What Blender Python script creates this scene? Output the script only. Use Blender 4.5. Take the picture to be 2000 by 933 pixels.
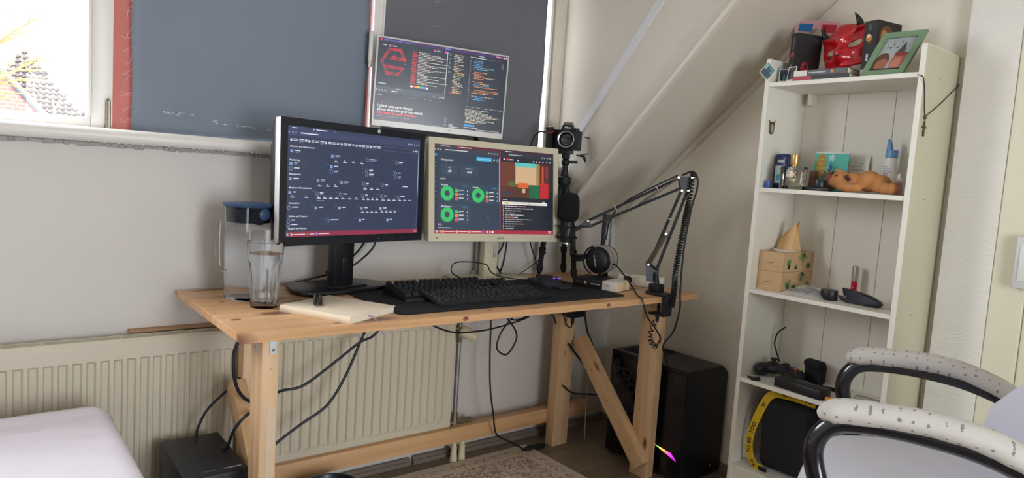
import bpy, bmesh, math, random
from mathutils import Vector as V, Matrix, noise
random.seed(7)
for o in list(bpy.data.objects): bpy.data.objects.remove(o)
SC = bpy.context.scene; COL = SC.collection
PI = math.pi
def lin(c):
    if isinstance(c, str):
        c = c.lstrip('#'); c = [int(c[i:i+2], 16)/255 for i in (0, 2, 4)]
    return tuple((x/12.92 if x <= .04045 else ((x+.055)/1.055)**2.4) for x in c[:3])
# ---------------------------------------------------------------- camera
CAM_YAW, CAM_PITCH, CAM_ROLL, CAM_F = .6774, -.0904, .0657, 1335.
CAM_LOC = (-2.241, -2.063, 1.056)
cd = bpy.data.cameras.new('camera'); cam = bpy.data.objects.new('camera', cd); COL.objects.link(cam)
cy, sy, cp, sp = math.cos(CAM_YAW), math.sin(CAM_YAW), math.cos(CAM_PITCH), math.sin(CAM_PITCH)
fw = V((sy*cp, cy*cp, sp)); rt = V((cy, -sy, 0)); up = rt.cross(fw)
r2 = rt*math.cos(CAM_ROLL)+up*math.sin(CAM_ROLL); u2 = -rt*math.sin(CAM_ROLL)+up*math.cos(CAM_ROLL)
mw = Matrix((r2, u2, -fw)).transposed().to_4x4(); mw.translation = V(CAM_LOC); cam.matrix_world = mw
cd.sensor_fit = 'HORIZONTAL'; cd.sensor_width = 36; cd.lens = CAM_F*36/2000; cd.clip_start = .02
SC.camera = cam
# ---------------------------------------------------------------- daylight
wd = bpy.data.worlds.new('sky'); SC.world = wd; wd.use_nodes = True
bg = wd.node_tree.nodes['Background']; bg.inputs[0].default_value = (.93, .96, 1, 1); bg.inputs[1].default_value = 13.8
def portal(x0, x1, z0, z1, y, back=False):
    l = bpy.data.lights.new('window_portal', 'AREA'); l.shape = 'RECTANGLE'; l.size = x1-x0; l.size_y = z1-z0
    l.cycles.is_portal = True
    o = bpy.data.objects.new('window_portal', l); COL.objects.link(o); o.location = ((x0+x1)/2, y, (z0+z1)/2)
    o.rotation_euler = (PI/2 if back else -PI/2, 0, 0)
portal(-3.3, -.36, 1.12, 2.02, .16)
portal(-1.95, -1.05, .3, 1.6, -3.72, True)
SC.view_settings.view_transform = 'Standard'; SC.view_settings.look = 'None'; SC.view_settings.gamma = 1
SC.view_settings.use_curve_mapping = False; SC.view_settings.exposure = 0.3
cyc = SC.cycles
cyc.use_denoising = True; cyc.max_bounces = 24; cyc.diffuse_bounces = 6; cyc.glossy_bounces = 4; cyc.transmission_bounces = 24
cyc.transparent_max_bounces = 12; cyc.sample_clamp_indirect = 6; cyc.caustics_refractive = False; cyc.caustics_reflective = False
# ---------------------------------------------------------------- materials
MATS = {}
def mat(name, c, r=.55, m=0., bump=0., bs=60., var=0., vs=6., spec=.5, emit=None, es=0., trans=0., ior=1.45, alpha=1., coat=0., stretch=None, sss=0.):
    if name in MATS: return MATS[name]
    M = bpy.data.materials.new(name); M.use_nodes = True; nt = M.node_tree; b = nt.nodes['Principled BSDF']
    c = lin(c) if isinstance(c, str) else c
    b.inputs['Base Color'].default_value = (*c, 1); b.inputs['Roughness'].default_value = r; b.inputs['Metallic'].default_value = m
    b.inputs['Specular IOR Level'].default_value = spec; b.inputs['IOR'].default_value = ior; b.inputs['Transmission Weight'].default_value = trans
    b.inputs['Coat Weight'].default_value = coat; b.inputs['Alpha'].default_value = alpha
    if emit: b.inputs['Emission Color'].default_value = (*lin(emit), 1); b.inputs['Emission Strength'].default_value = es
    if var or bump:
        tc = nt.nodes.new('ShaderNodeTexCoord'); mp = nt.nodes.new('ShaderNodeMapping'); nt.links.new(tc.outputs['Object'], mp.inputs[0])
        if stretch: mp.inputs['Scale'].default_value = stretch
    if var:
        n = nt.nodes.new('ShaderNodeTexNoise'); n.inputs['Scale'].default_value = vs; n.inputs['Detail'].default_value = 5
        nt.links.new(mp.outputs[0], n.inputs['Vector'])
        mx = nt.nodes.new('ShaderNodeMix'); mx.data_type = 'RGBA'
        mx.inputs['A'].default_value = (*[max(0, x*(1-var)) for x in c], 1); mx.inputs['B'].default_value = (*[min(1, x*(1+var)) for x in c], 1)
        nt.links.new(n.outputs['Fac'], mx.inputs['Factor']); nt.links.new(mx.outputs['Result'], b.inputs['Base Color'])
    if bump:
        n2 = nt.nodes.new('ShaderNodeTexNoise'); n2.inputs['Scale'].default_value = bs; n2.inputs['Detail'].default_value = 3
        nt.links.new(mp.outputs[0], n2.inputs['Vector'])
        bp = nt.nodes.new('ShaderNodeBump'); bp.inputs['Strength'].default_value = bump; bp.inputs['Distance'].default_value = .004
        nt.links.new(n2.outputs['Fac'], bp.inputs['Height']); nt.links.new(bp.outputs[0], b.inputs['Normal'])
    MATS[name] = M; return M
def attr_mat(name, emission, r=.4):
    M = bpy.data.materials.new(name); M.use_nodes = True; nt = M.node_tree; b = nt.nodes['Principled BSDF']
    a = nt.nodes.new('ShaderNodeAttribute'); a.attribute_name = 'Col'; b.inputs['Roughness'].default_value = r
    if emission:
        b.inputs['Base Color'].default_value = (.012, .014, .02, 1)
        nt.links.new(a.outputs['Color'], b.inputs['Emission Color']); b.inputs['Emission Strength'].default_value = emission
    else: nt.links.new(a.outputs['Color'], b.inputs['Base Color'])
    MATS[name] = M; return M
def wood(name, c1, c2, axis='X', knots=.0, r=.45, sc=1.):
    if name in MATS: return MATS[name]
    M = bpy.data.materials.new(name); M.use_nodes = True; nt = M.node_tree; b = nt.nodes['Principled BSDF']
    N = nt.nodes.new; L = nt.links.new
    tc = N('ShaderNodeTexCoord'); mp = N('ShaderNodeMapping'); L(tc.outputs['Object'], mp.inputs[0])
    s = {'X': (1.2, 26, 26), 'Y': (26, 1.2, 26), 'Z': (26, 26, 1.2)}[axis]; mp.inputs['Scale'].default_value = [k*sc for k in s]
    oi = N('ShaderNodeObjectInfo'); cmb = N('ShaderNodeCombineXYZ')
    ml = N('ShaderNodeMath'); ml.operation = 'MULTIPLY'; ml.inputs[1].default_value = 17.; L(oi.outputs['Random'], ml.inputs[0])
    for i in range(3): L(ml.outputs[0], cmb.inputs[i])
    L(cmb.outputs[0], mp.inputs['Location'])
    n = N('ShaderNodeTexNoise'); n.inputs['Scale'].default_value = 1.6; n.inputs['Detail'].default_value = 6; n.inputs['Distortion'].default_value = .6
    L(mp.outputs[0], n.inputs['Vector'])
    rp = N('ShaderNodeValToRGB'); rp.color_ramp.elements[0].position = .32; rp.color_ramp.elements[1].position = .7
    rp.color_ramp.elements[0].color = (*lin(c2), 1); rp.color_ramp.elements[1].color = (*lin(c1), 1); L(n.outputs['Fac'], rp.inputs[0])
    out = rp.outputs[0]
    if knots:
        mp2 = N('ShaderNodeMapping'); L(tc.outputs['Object'], mp2.inputs[0]); L(cmb.outputs[0], mp2.inputs['Location'])
        s2 = {'X': (3.2, 8, 8), 'Y': (8, 3.2, 8), 'Z': (8, 8, 3.2)}[axis]; mp2.inputs['Scale'].default_value = s2
        vo = N('ShaderNodeTexVoronoi'); vo.inputs['Scale'].default_value = 1.0; L(mp2.outputs[0], vo.inputs['Vector'])
        r2_ = N('ShaderNodeValToRGB'); r2_.color_ramp.elements[0].position = knots*.55; r2_.color_ramp.elements[1].position = knots
        r2_.color_ramp.elements[0].color = (1, 1, 1, 1); r2_.color_ramp.elements[1].color = (0, 0, 0, 1); L(vo.outputs['Distance'], r2_.inputs[0])
        mx = N('ShaderNodeMix'); mx.data_type = 'RGBA'; L(r2_.outputs[0], mx.inputs['Factor']); L(out, mx.inputs['A']); mx.inputs['B'].default_value = (*lin('#7a4a30'), 1)
        out = mx.outputs['Result']
    L(out, b.inputs['Base Color']); b.inputs['Roughness'].default_value = r
    bp = N('ShaderNodeBump'); bp.inputs['Strength'].default_value = .12; bp.inputs['Distance'].default_value = .002
    L(n.outputs['Fac'], bp.inputs['Height']); L(bp.outputs[0], b.inputs['Normal'])
    MATS[name] = M; return M
# ---------------------------------------------------------------- mesh builder
def rz(a): return Matrix.Rotation(a, 4, 'Z')
def ry(a): return Matrix.Rotation(a, 4, 'Y')
def rx(a): return Matrix.Rotation(a, 4, 'X')
def tr(x, y, z): return Matrix.Translation((x, y, z))
def frame(a, b, ref=V((0, 0, 1))):
    z = (V(b)-V(a)).normalized(); x = ref.cross(z)
    if x.length < 1e-4: x = V((1, 0, 0)).cross(z)
    x.normalize(); y = z.cross(x); m = Matrix((x, y, z)).transposed().to_4x4(); m.translation = V(a); return m
def spl(pts, n=8):
    P = [V(p) for p in pts]; out = []
    for i in range(len(P)-1):
        p0 = P[max(i-1, 0)]; p1 = P[i]; p2 = P[i+1]; p3 = P[min(i+2, len(P)-1)]
        for k in range(n):
            t = k/n
            out.append(.5*((2*p1)+(p2-p0)*t+(2*p0-5*p1+4*p2-p3)*t*t+(3*p1-p0-3*p2+p3)*t**3))
    return out+[P[-1]]
class MB:
    def __init__(s): s.bm = bmesh.new()
    def box(s, c, d, rot=None, bev=0, seg=2):
        m = tr(*c) @ (rot.to_4x4() if rot else Matrix()) @ Matrix.Diagonal((*d, 1))
        vs = bmesh.ops.create_cube(s.bm, size=1, matrix=m)['verts']
        if bev:
            es = list({e for v in vs for e in v.link_edges})
            bmesh.ops.bevel(s.bm, geom=es, offset=bev, segments=seg, profile=.5, affect='EDGES')
        return s
    def bx(s, x0, x1, y0, y1, z0, z1, bev=0, seg=2): return s.box(((x0+x1)/2, (y0+y1)/2, (z0+z1)/2), (abs(x1-x0), abs(y1-y0), abs(z1-z0)), None, bev, seg)
    def cyl(s, a, b, r, r2=None, n=20, cap=True):
        a = V(a); b = V(b); L = (b-a).length; m = frame(a, b) @ tr(0, 0, L/2)
        bmesh.ops.create_cone(s.bm, cap_ends=cap, segments=n, radius1=r, radius2=r if r2 is None else r2, depth=L, matrix=m); return s
    def sph(s, c, r, u=20, v=12, rot=None):
        d = (r, r, r) if not isinstance(r, (tuple, list)) else r
        bmesh.ops.create_uvsphere(s.bm, u_segments=u, v_segments=v, radius=1, matrix=tr(*c) @ (rot.to_4x4() if rot else Matrix()) @ Matrix.Diagonal((*d, 1))); return s
    def poly(s, vs, fs, mx=None):
        q = [s.bm.verts.new((mx @ V(v)) if mx else v) for v in vs]
        for f in fs:
            try: s.bm.faces.new([q[i] for i in f])
            except ValueError: pass
        return s
    def tube(s, pts, r, n=8, closed=False, sx=1., ref=None):
        P = [V(p) for p in pts]; N = len(P); rr = r if isinstance(r, (list, tuple)) else [r]*N; rings = []
        nrm = None
        for i in range(N):
            t = (P[(i+1) % N if closed else min(i+1, N-1)]-P[i-1 if (i or closed) else 0])
            if t.length < 1e-9: t = V((0, 0, 1))
            t.normalize()
            if nrm is None:
                g = ref or (V((0, 0, 1)) if abs(t.z) < .9 else V((1, 0, 0))); nrm = (g-t*g.dot(t)).normalized()
            else:
                nrm = nrm-t*nrm.dot(t); nrm.normalize()
            b = t.cross(nrm)
            rings.append([s.bm.verts.new(P[i]+(nrm*math.sin(2*PI*k/n)+b*math.cos(2*PI*k/n)*sx)*rr[i]) for k in range(n)])
        for i in range(N if closed else N-1):
            A, B = rings[i], rings[(i+1) % N]
            for k in range(n): s.bm.faces.new((A[k], A[(k+1) % n], B[(k+1) % n], B[k]))
        if not closed: s.bm.faces.new(rings[0][::-1]); s.bm.faces.new(rings[-1])
        return s
    def lathe(s, prof, n=32, mx=None):
        mx = mx or Matrix(); rings = []
        for r, z in prof:
            rings.append([s.bm.verts.new(mx @ V((0, 0, z)))] if r < 1e-6 else [s.bm.verts.new(mx @ V((r*math.cos(2*PI*k/n), r*math.sin(2*PI*k/n), z))) for k in range(n)])
        for A, B in zip(rings, rings[1:]):
            for k in range(n):
                q = (A[0] if len(A) == 1 else A[k], A[0] if len(A) == 1 else A[(k+1) % n], B[0] if len(B) == 1 else B[(k+1) % n], B[0] if len(B) == 1 else B[k])
                q = list(dict.fromkeys(q))
                if len(q) > 2: s.bm.faces.new(q)
        return s
    def prism(s, pts, h, mx=None, bev=0):
        mx = mx or Matrix(); A = [s.bm.verts.new(mx @ V((x, y, 0))) for x, y in pts]; B = [s.bm.verts.new(mx @ V((x, y, h))) for x, y in pts]
        n = len(pts); fs = [s.bm.faces.new(A[::-1]), s.bm.faces.new(B)]
        for i in range(n): fs.append(s.bm.faces.new((A[i], A[(i+1) % n], B[(i+1) % n], B[i])))
        if bev: bmesh.ops.bevel(s.bm, geom=list({e for f in fs[:2] for e in f.edges}), offset=bev, segments=2, profile=.5, affect='EDGES')
        return s
    def grid(s, f, nu, nv, skip=None):
        vs = [[s.bm.verts.new(f(i/nu, j/nv)) for j in range(nv+1)] for i in range(nu+1)]
        for i in range(nu):
            for j in range(nv):
                if skip and skip((i+.5)/nu, (j+.5)/nv): continue
                s.bm.faces.new((vs[i][j], vs[i+1][j], vs[i+1][j+1], vs[i][j+1]))
        return s
    def done(s, name, m, parent=None, smooth=35, loc=None, rot=None):
        bm = s.bm
        bmesh.ops.recalc_face_normals(bm, faces=bm.faces) if not getattr(s, 'keep', 0) else None
        me = bpy.data.meshes.new(name)
        if smooth:
            for f in bm.faces: f.smooth = True
        bm.to_mesh(me); bm.free()
        if smooth: me.set_sharp_from_angle(angle=math.radians(smooth))
        return link(name, me, m, parent, loc, rot)
def link(name, me, m, parent=None, loc=None, rot=None):
    if m is not None and not me.materials: me.materials.append(m)
    o = bpy.data.objects.new(name, me); COL.objects.link(o)
    if parent: o.parent = parent
    if loc: o.location = loc
    if rot: o.rotation_euler = rot
    return o
def tag(o, label, cat=None, group=None, kind=None):
    if label: o['label'] = label
    if cat: o['category'] = cat
    if group: o['group'] = group
    if kind: o['kind'] = kind
    return o
def struct(o, label=None): return tag(o, label, None, None, 'structure')
def thing(name, label, cat, loc=(0, 0, 0), rotz=0, group=None, rot=None):
    o = bpy.data.objects.new(name, None); COL.objects.link(o); o.empty_display_size = .05
    o.location = loc; o.rotation_euler = rot or (0, 0, rotz); return tag(o, label, cat, group)
# ---------------------------------------------------------------- flat print (screens, covers, lettering)
_tx = {}
def text_geo(s, shear=0., bold=0.):
    k = (s, shear, bold)
    if k in _tx: return _tx[k]
    cu = bpy.data.curves.new('t', 'FONT'); cu.body = s; cu.size = 1; cu.shear = shear; cu.offset = bold; cu.resolution_u = 2
    ob = bpy.data.objects.new('t', cu); COL.objects.link(ob); dg = bpy.context.evaluated_depsgraph_get(); dg.update()
    ev = ob.evaluated_get(dg); me = ev.to_mesh()
    vs = [(v.co.x, v.co.y) for v in me.vertices]; fs = [tuple(p.vertices) for p in me.polygons]; ev.to_mesh_clear()
    bpy.data.objects.remove(ob); bpy.data.curves.remove(cu)
    w = max([v[0] for v in vs] or [0]); _tx[k] = (vs, fs, w); return _tx[k]
class Print:
    """flat artwork: u right 0..1, v down 0..1 on a w x h sheet whose face looks along local -Y"""
    def __init__(s, w, h, eps=.00012): s.w, s.h, s.e = w, h, eps; s.vs = []; s.fs = []; s.cs = []
    def _p(s, u, v, l): return ((u-.5)*s.w, -s.e*l, (.5-v)*s.h)
    def poly(s, pts, c, l=1):
        b = len(s.vs); s.vs += [s._p(u, v, l) for u, v in pts]
        P = [(u*s.w, -v*s.h) for u, v in pts]
        a = sum(P[i][0]*P[(i+1) % len(P)][1]-P[(i+1) % len(P)][0]*P[i][1] for i in range(len(P)))
        ix = list(range(b, b+len(pts))); s.fs.append(tuple(ix if a > 0 else ix[::-1])); s.cs.append(lin(c)); return s
    def rect(s, u0, v0, u1, v1, c, l=1): return s.poly([(u0, v0), (u1, v0), (u1, v1), (u0, v1)], c, l)
    def disc(s, u, v, r, c, l=1, n=18, ry=None, a0=0, rot=0):
        k = s.w/s.h; ry = ry if ry is not None else r*k
        pts = []
        for i in range(n):
            t = 2*PI*i/n; x, y = r*math.cos(t), ry/k*math.sin(t); pts.append((u+x*math.cos(rot)-y*math.sin(rot), v+(x*math.sin(rot)+y*math.cos(rot))*k))
        return s.poly(pts, c, l)
    def ring(s, u, v, r, r1, c, l=1, n=28):
        k = s.w/s.h
        for i in range(n):
            a, b = 2*PI*i/n, 2*PI*(i+1)/n
            s.poly([(u+r*math.cos(a), v+r*k*math.sin(a)), (u+r*math.cos(b), v+r*k*math.sin(b)), (u+r1*math.cos(b), v+r1*k*math.sin(b)), (u+r1*math.cos(a), v+r1*k*math.sin(a))], c, l)
        return s
    def text(s, u, v, t, size, c, l=2, shear=0., bold=0., align='l', maxw=None, rot=0):
        """size = letter height in metres; u,v = baseline start"""
        vs, fs, w = text_geo(t, shear, bold); sx = size*1.35
        kx = sx
        if maxw and w*sx > maxw*s.w: kx = maxw*s.w/w
        x0 = (u-.5)*s.w-(w*kx/2 if align == 'c' else (w*kx if align == 'r' else 0)); z0 = (.5-v)*s.h; b = len(s.vs)
        cr, sr = math.cos(rot), math.sin(rot); X0 = (u-.5)*s.w
        for x, y in vs:
            px, pz = x0+x*kx-X0, y*sx
            s.vs.append((X0+px*cr-pz*sr, -s.e*l, z0+px*sr+pz*cr))
        for f in fs:
            P = [s.vs[b+i] for i in f]; n = sum(P[i][0]*P[(i+1) % len(P)][2]-P[(i+1) % len(P)][0]*P[i][2] for i in range(len(P)))
            ff = [b+i for i in f]; s.fs.append(tuple(ff if n > 0 else ff[::-1])); s.cs.append(lin(c))
        return s
    def bars(s, u, v, n, dv, wmin, wmax, h, c, l=2, seed=1, indent=0):
        R = random.Random(seed)
        for i in range(n):
            u0 = u+(R.choice([0, 1, 1, 2])*indent); x = u0; end = u0+R.uniform(wmin, wmax)
            while x < end:
                ww = R.uniform(.012, .035); cc = c if isinstance(c, str) else R.choice(c)
                s.rect(x, v+i*dv, min(x+ww, end), v+i*dv+h, cc, l); x += ww+.006
        return s
    def done(s, name, m, parent=None, loc=None, rot=None):
        me = bpy.data.meshes.new(name); me.from_pydata(s.vs, [], s.fs); me.update()
        ca = me.color_attributes.new('Col', 'FLOAT_COLOR', 'CORNER')
        for p, c in zip(me.polygons, s.cs):
            for li in p.loop_indices: ca.data[li].color = (*c, 1)
        return link(name, me, m, parent, loc, rot)
# ================================================================ room shell
def wallmat(name, c, relief=.25, sc=(60, 60, 190), var=.05, r=.75):
    return mat(name, c, r=r, bump=relief, bs=1., var=var, vs=.02, stretch=sc)
mw_back = mat('wall_paint_back', '#d3d0cc', r=.75, bump=.15, bs=35, var=.05, vs=3)
mw_right = wallmat('wall_relief_paper', '#e3ded1', .45, (90, 60, 230))
mw_pier = wallmat('pier_relief_paper', '#e2e0da', .6, (90, 60, 260))
mw_slope = mat('slope_paint', '#cfc8bb', r=.7, bump=.1, bs=60, var=.04, vs=2)
mw_cheek = mat('cheek_paint', '#d6d0c4', r=.7, bump=.1, bs=60, var=.04, vs=2)
mw_plain = mat('plain_paint', '#d8d5ce', r=.8, var=.03, vs=2)
m_ceil = mat('ceiling_paint', '#dedbd4', r=.85, var=.03, vs=2)
m_sill = mat('sill_lacquer', '#dedcd8', r=.35, var=.04, vs=9)
m_red = mat('red_frame_paint', '#c47064', r=.5, var=.12, vs=14)
m_white = mat('white_lacquer', '#e6e4e0', r=.35, var=.03, vs=8)
ZC = 2.1
f = struct(MB().bx(-3.6, .1, -4.2, .12, -.06, -.0105).done('floor', mat('subfloor', '#3a342d', r=.9, var=.1), smooth=0), 'grey brown laminate floor')
fm = [wood('laminate_%d' % i, a, b, 'X', r=.42) for i, (a, b) in enumerate((('#8d7f6d', '#776a5a'), ('#857765', '#6f6253'), ('#92846f', '#7b6d5c')))]
plank_me = {}
for j in range(23):
    off = (j*.47) % 1.24
    for i in range(-1, 4):
        x0 = -3.6+i*1.24+off; x1 = min(x0+1.24, 0); x0 = max(x0, -3.6)
        if x1-x0 < .03: continue
        y1 = -j*.184; y0 = max(y1-.184, -4.2)
        if y1-y0 < .02: continue
        b = MB().bx(x0+.0008, x1-.0008, y0+.0008, y1-.0008, -.0105, 0, .0012, 1)
        b.done('plank', fm[(i*2+j) % 3], f, smooth=0)
# window wall: knee wall below the sill, low wall beside the dormer
b = MB().bx(-3.6, -.352, 0, .14, 0, 1.075).bx(-.352, .1, 0, .14, 0, .9).bx(-3.6, -3.3, 0, .14, 1.075, ZC).bx(-3.3, -.33, 0, .14, 2.02, ZC)
struct(b.done('wall_back', mw_back, smooth=0), 'off white wall under the window')
struct(MB().bx(0, .1, -4.2, .14, 0, ZC+.1).done('wall_right', mw_right, smooth=0), 'relief papered wall behind the bookcase')
struct(MB().bx(-3.7, -3.6, -4.2, .14, 0, ZC+.1).done('wall_left', mw_plain, smooth=0))
b = MB().bx(-3.7, -1.95, -3.7, -3.6, 0, ZC+.1).bx(-1.05, .1, -3.7, -3.6, 0, ZC+.1).bx(-1.95, -1.05, -3.7, -3.6, 0, .3).bx(-1.95, -1.05, -3.7, -3.6, 1.6, ZC+.1)
struct(b.done('wall_rear', mw_plain, smooth=0))
struct(MB().bx(-3.7, .1, -4.3, .14, ZC, ZC+.1).done('ceiling', m_ceil, smooth=0))
def ck(y): return -.352+.13*y
def sz(y): return .896-.89*y
# sloped roof strip and dormer cheek
yt = -(ZC-.896)/.89-.01
vs = [(ck(.01), .01, sz(.01)), (0.02, .01, sz(.01)), (.02, yt, sz(yt)), (ck(yt), yt, sz(yt))]
vs += [(x, y+.03, z+.03) for x, y, z in vs]
q = [(0, 1, 2, 3), (7, 6, 5, 4), (0, 4, 5, 1), (1, 5, 6, 2), (2, 6, 7, 3), (3, 7, 4, 0)]
struct(MB().poly(vs, q).done('ceiling_slope', mw_slope, smooth=0), 'sloping attic ceiling strip beside the dormer')
cp_ = [(.14, .86), (.0, .872), (yt, sz(yt)-.012), (yt, ZC), (.14, ZC)]
vs = [(ck(y), y, z) for y, z in cp_]+[(ck(y)+.022, y, z) for y, z in cp_]
n_ = len(cp_); q = [tuple(range(n_)), tuple(range(2*n_-1, n_-1, -1))]+[(i, i+n_, (i+1) % n_+n_, (i+1) % n_) for i in range(n_)]
struct(MB().poly(vs, q).done('wall_dormer', mw_cheek, smooth=0), 'dormer side wall right of the window')
def strip_on_cheek(a, b, w, t):
    A = V((ck(a[0]), *a)); B = V((ck(b[0]), *b)); d = (B-A).normalized(); nn = V((-1, .13, 0)).normalized(); s = d.cross(nn)
    p = [A-s*w/2, A+s*w/2, B+s*w/2, B-s*w/2]; p += [x+nn*t for x in p]
    return MB().poly([tuple(x) for x in p], [(3, 2, 1, 0), (4, 5, 6, 7), (0, 1, 5, 4), (1, 2, 6, 5), (2, 3, 7, 6), (3, 0, 4, 7)])
struct(strip_on_cheek((-.098, 1.24), (-.86, 2.05), .032, .004).done('trim_1', mat('tape_paint', '#d9d9de', r=.5), smooth=0), 'pale joint strip running up the dormer side wall')
e0 = V((ck(.0)-.002, 0, sz(0)-.012)); e1 = V((ck(yt)-.002, yt, sz(yt)-.012))
struct(MB().tube([e0, e1], .008, 8).done('trim_2', mw_cheek), 'rounded bead where the dormer wall meets the slope')
struct(MB().tube([V((-.004, .0, sz(0)-.01)), V((-.004, yt, sz(yt)-.01))], .014, 8).done('trim_3', mw_slope), 'coved bead where slope meets the right wall')
struct(MB().bx(-.03, 0, -1.43, -1.303, 0, ZC).done('wall_pier', mw_pier, smooth=0), 'narrow white relief papered pier')
m_beige = mat('cream_door_paint', '#d6d2bc', r=.4, var=.03, vs=4)
d_ = thing('door_1', None, None, (0, 0, 0)); struct(d_, 'cream painted door and frame at the right edge')
MB().bx(-.024, 0, -1.51, -1.4305, 0, ZC-.02, .003).done('door_frame', m_beige, d_, smooth=0)
MB().bx(-.014, 0, -2.35, -1.511, .005, ZC-.06, .002).done('door_leaf', m_beige, d_, smooth=0)
sw = thing('wall_box', 'pale grey control box on the door frame at the right edge', 'control box', (-.024, -1.484, .848))
MB().bx(-.028, 0, -.085, 0, 0, .14, .004).done('housing', mat('grey_plastic', '#c9c9c9', r=.4), sw)
MB().bx(-.031, -.028, -.075, -.012, .02, .12, .001).done('cover', mat('pale_plastic', '#d9d9d6', r=.4), sw)
# baseboards: brown duct moulding along the walls
m_duct = mat('brown_moulding', '#7b7166', r=.5, var=.1, vs=12)
b = MB().bx(-3.6, -.995, -.022, 0, 0, .016, .003).bx(-3.6, -.995, -.016, 0, .012, .028, .003)
b.bx(-.985, 0, -.024, -.002, 0, .017, .003).bx(-.985, 0, -.017, 0, .012, .03, .003)
struct(b.done('baseboard_back', m_duct, smooth=0)); struct(MB().bx(-.016, 0, -1.30, -.024, 0, .03, .003).done('baseboard_right', m_duct, smooth=0))
struct(MB().bx(-3.3, -.335, -.06, .06, 1.0755, 1.1115, .016, 4).done('trim_4', m_sill), 'white rounded window sill')
b = MB(); R = random.Random(3); x = -3.3
while x < -.36:
    w = R.uniform(.008, .03); b.bx(x, min(x+w, -.355), -R.uniform(.004, .007), 0, 1.075-R.uniform(.008, .013), 1.0755, .002, 1); x += w
struct(b.done('trim_5', mat('rough_sealant', '#a9a6a4', r=.95, bump=.9, bs=120, var=.3, vs=40)), 'rough sealant line under the window sill')
# ================================================================ window
wn = thing('window_1', None, None, (0, 0, 0)); struct(wn, 'wide dormer window with white casements and red frame')
fr = MB().bx(-3.3, -.33, .07, .14, 1.1, 1.118).bx(-3.3, -.33, .07, .14, 1.99, 2.03)
for x0, x1 in ((-3.3, -3.26), (-1.934, -1.85), (-1.235, -1.187)): fr.bx(x0, x1, .066, .14, 1.112, 2.0)
fr.done('red_frame', m_red, wn, smooth=0)
def sash(x0, x1, l, r, bt=.026, y0=.045, y1=.1):
    b = MB().bx(x0, x0+l, y0, y1, 1.112, 1.99, .004).bx(x1-r, x1, y0, y1, 1.112, 1.99, .004)
    b.bx(x0+l, x1-r, y0, y1, 1.112, 1.112+bt, .003).bx(x0+l, x1-r, y0, y1, 1.96, 1.99, .003)
    b.bx(x0+l, x0+l+.008, y0-.006, y0+.02, 1.112+bt, 1.96, .002).bx(x1-r-.008, x1-r, y0-.006, y0+.02, 1.112+bt, 1.96, .002)
    return b.done('casement', m_white, wn)
gl = bpy.data.materials.new('window_glass'); gl.use_nodes = True; nt = gl.node_tree; nt.nodes.remove(nt.nodes['Principled BSDF'])
t_ = nt.nodes.new('ShaderNodeBsdfTransparent'); g_ = nt.nodes.new('ShaderNodeBsdfGlossy'); g_.inputs['Roughness'].default_value = .02
x_ = nt.nodes.new('ShaderNodeMixShader'); x_.inputs[0].default_value = .012
nt.links.new(t_.outputs[0], x_.inputs[1]); nt.links.new(g_.outputs[0], x_.inputs[2]); nt.links.new(x_.outputs[0], nt.nodes['Material Output'].inputs[0]); MATS['window_glass'] = gl
for (x0, x1, l, r) in ((-3.26, -1.934, .05, .05), (-1.188, -.405, .034, .012)):
    s_ = sash(x0, x1, l, r); MB().bx(x0+l, x1-r, .088, .092, 1.138, 1.96).done('pane', gl, wn, smooth=0)
MB().bx(-1.85, -1.235, .1, .104, 1.118, 1.99).done('pane', gl, wn, smooth=0)
hb = MB().cyl((-1.944, .04, 1.116), (-1.944, .04, 1.186), .0075, n=16).cyl((-1.944, .04, 1.186), (-1.944, .04, 1.192), .006, .003, n=16).cyl((-1.944, .04, 1.112), (-1.944, .04, 1.122), .009, n=16)
hb.done('hinge', mat('worn_steel', '#8b8578', r=.35, m=.9, var=.2, vs=60), wn)
hp_ = spl([(-1.198, .045, 1.488), (-1.21, .012, 1.489), (-1.213, .004, 1.46), (-1.213, .006, 1.40), (-1.212, .012, 1.382)], 6)
MB().tube(hp_, [.006]*6+[.0085]*(len(hp_)-12)+[.006]*6, 10).done('handle', m_white, wn)
w2 = thing('window_2', None, None, (0, 0, 0)); struct(w2, 'window in the rear wall behind the viewer')
b = MB()
for x0, x1 in ((-1.95, -1.91), (-1.515, -1.485), (-1.09, -1.05)): b.bx(x0, x1, -3.68, -3.61, .3, 1.6, .004)
b.bx(-1.95, -1.05, -3.68, -3.61, .3, .34, .004).bx(-1.95, -1.05, -3.68, -3.61, 1.56, 1.6, .004).done('frame', m_white, w2)
for x0, x1 in ((-1.91, -1.515), (-1.485, -1.09)): MB().bx(x0, x1, -3.65, -3.646, .34, 1.56).done('pane', gl, w2, smooth=0)
MB().bx(-.401, -.343, .034, .1, 1.112, 2.02, .003).done('light_stop_post', mw_cheek, wn)  # post added to narrow the bright slot and keep light off the cheek
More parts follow.
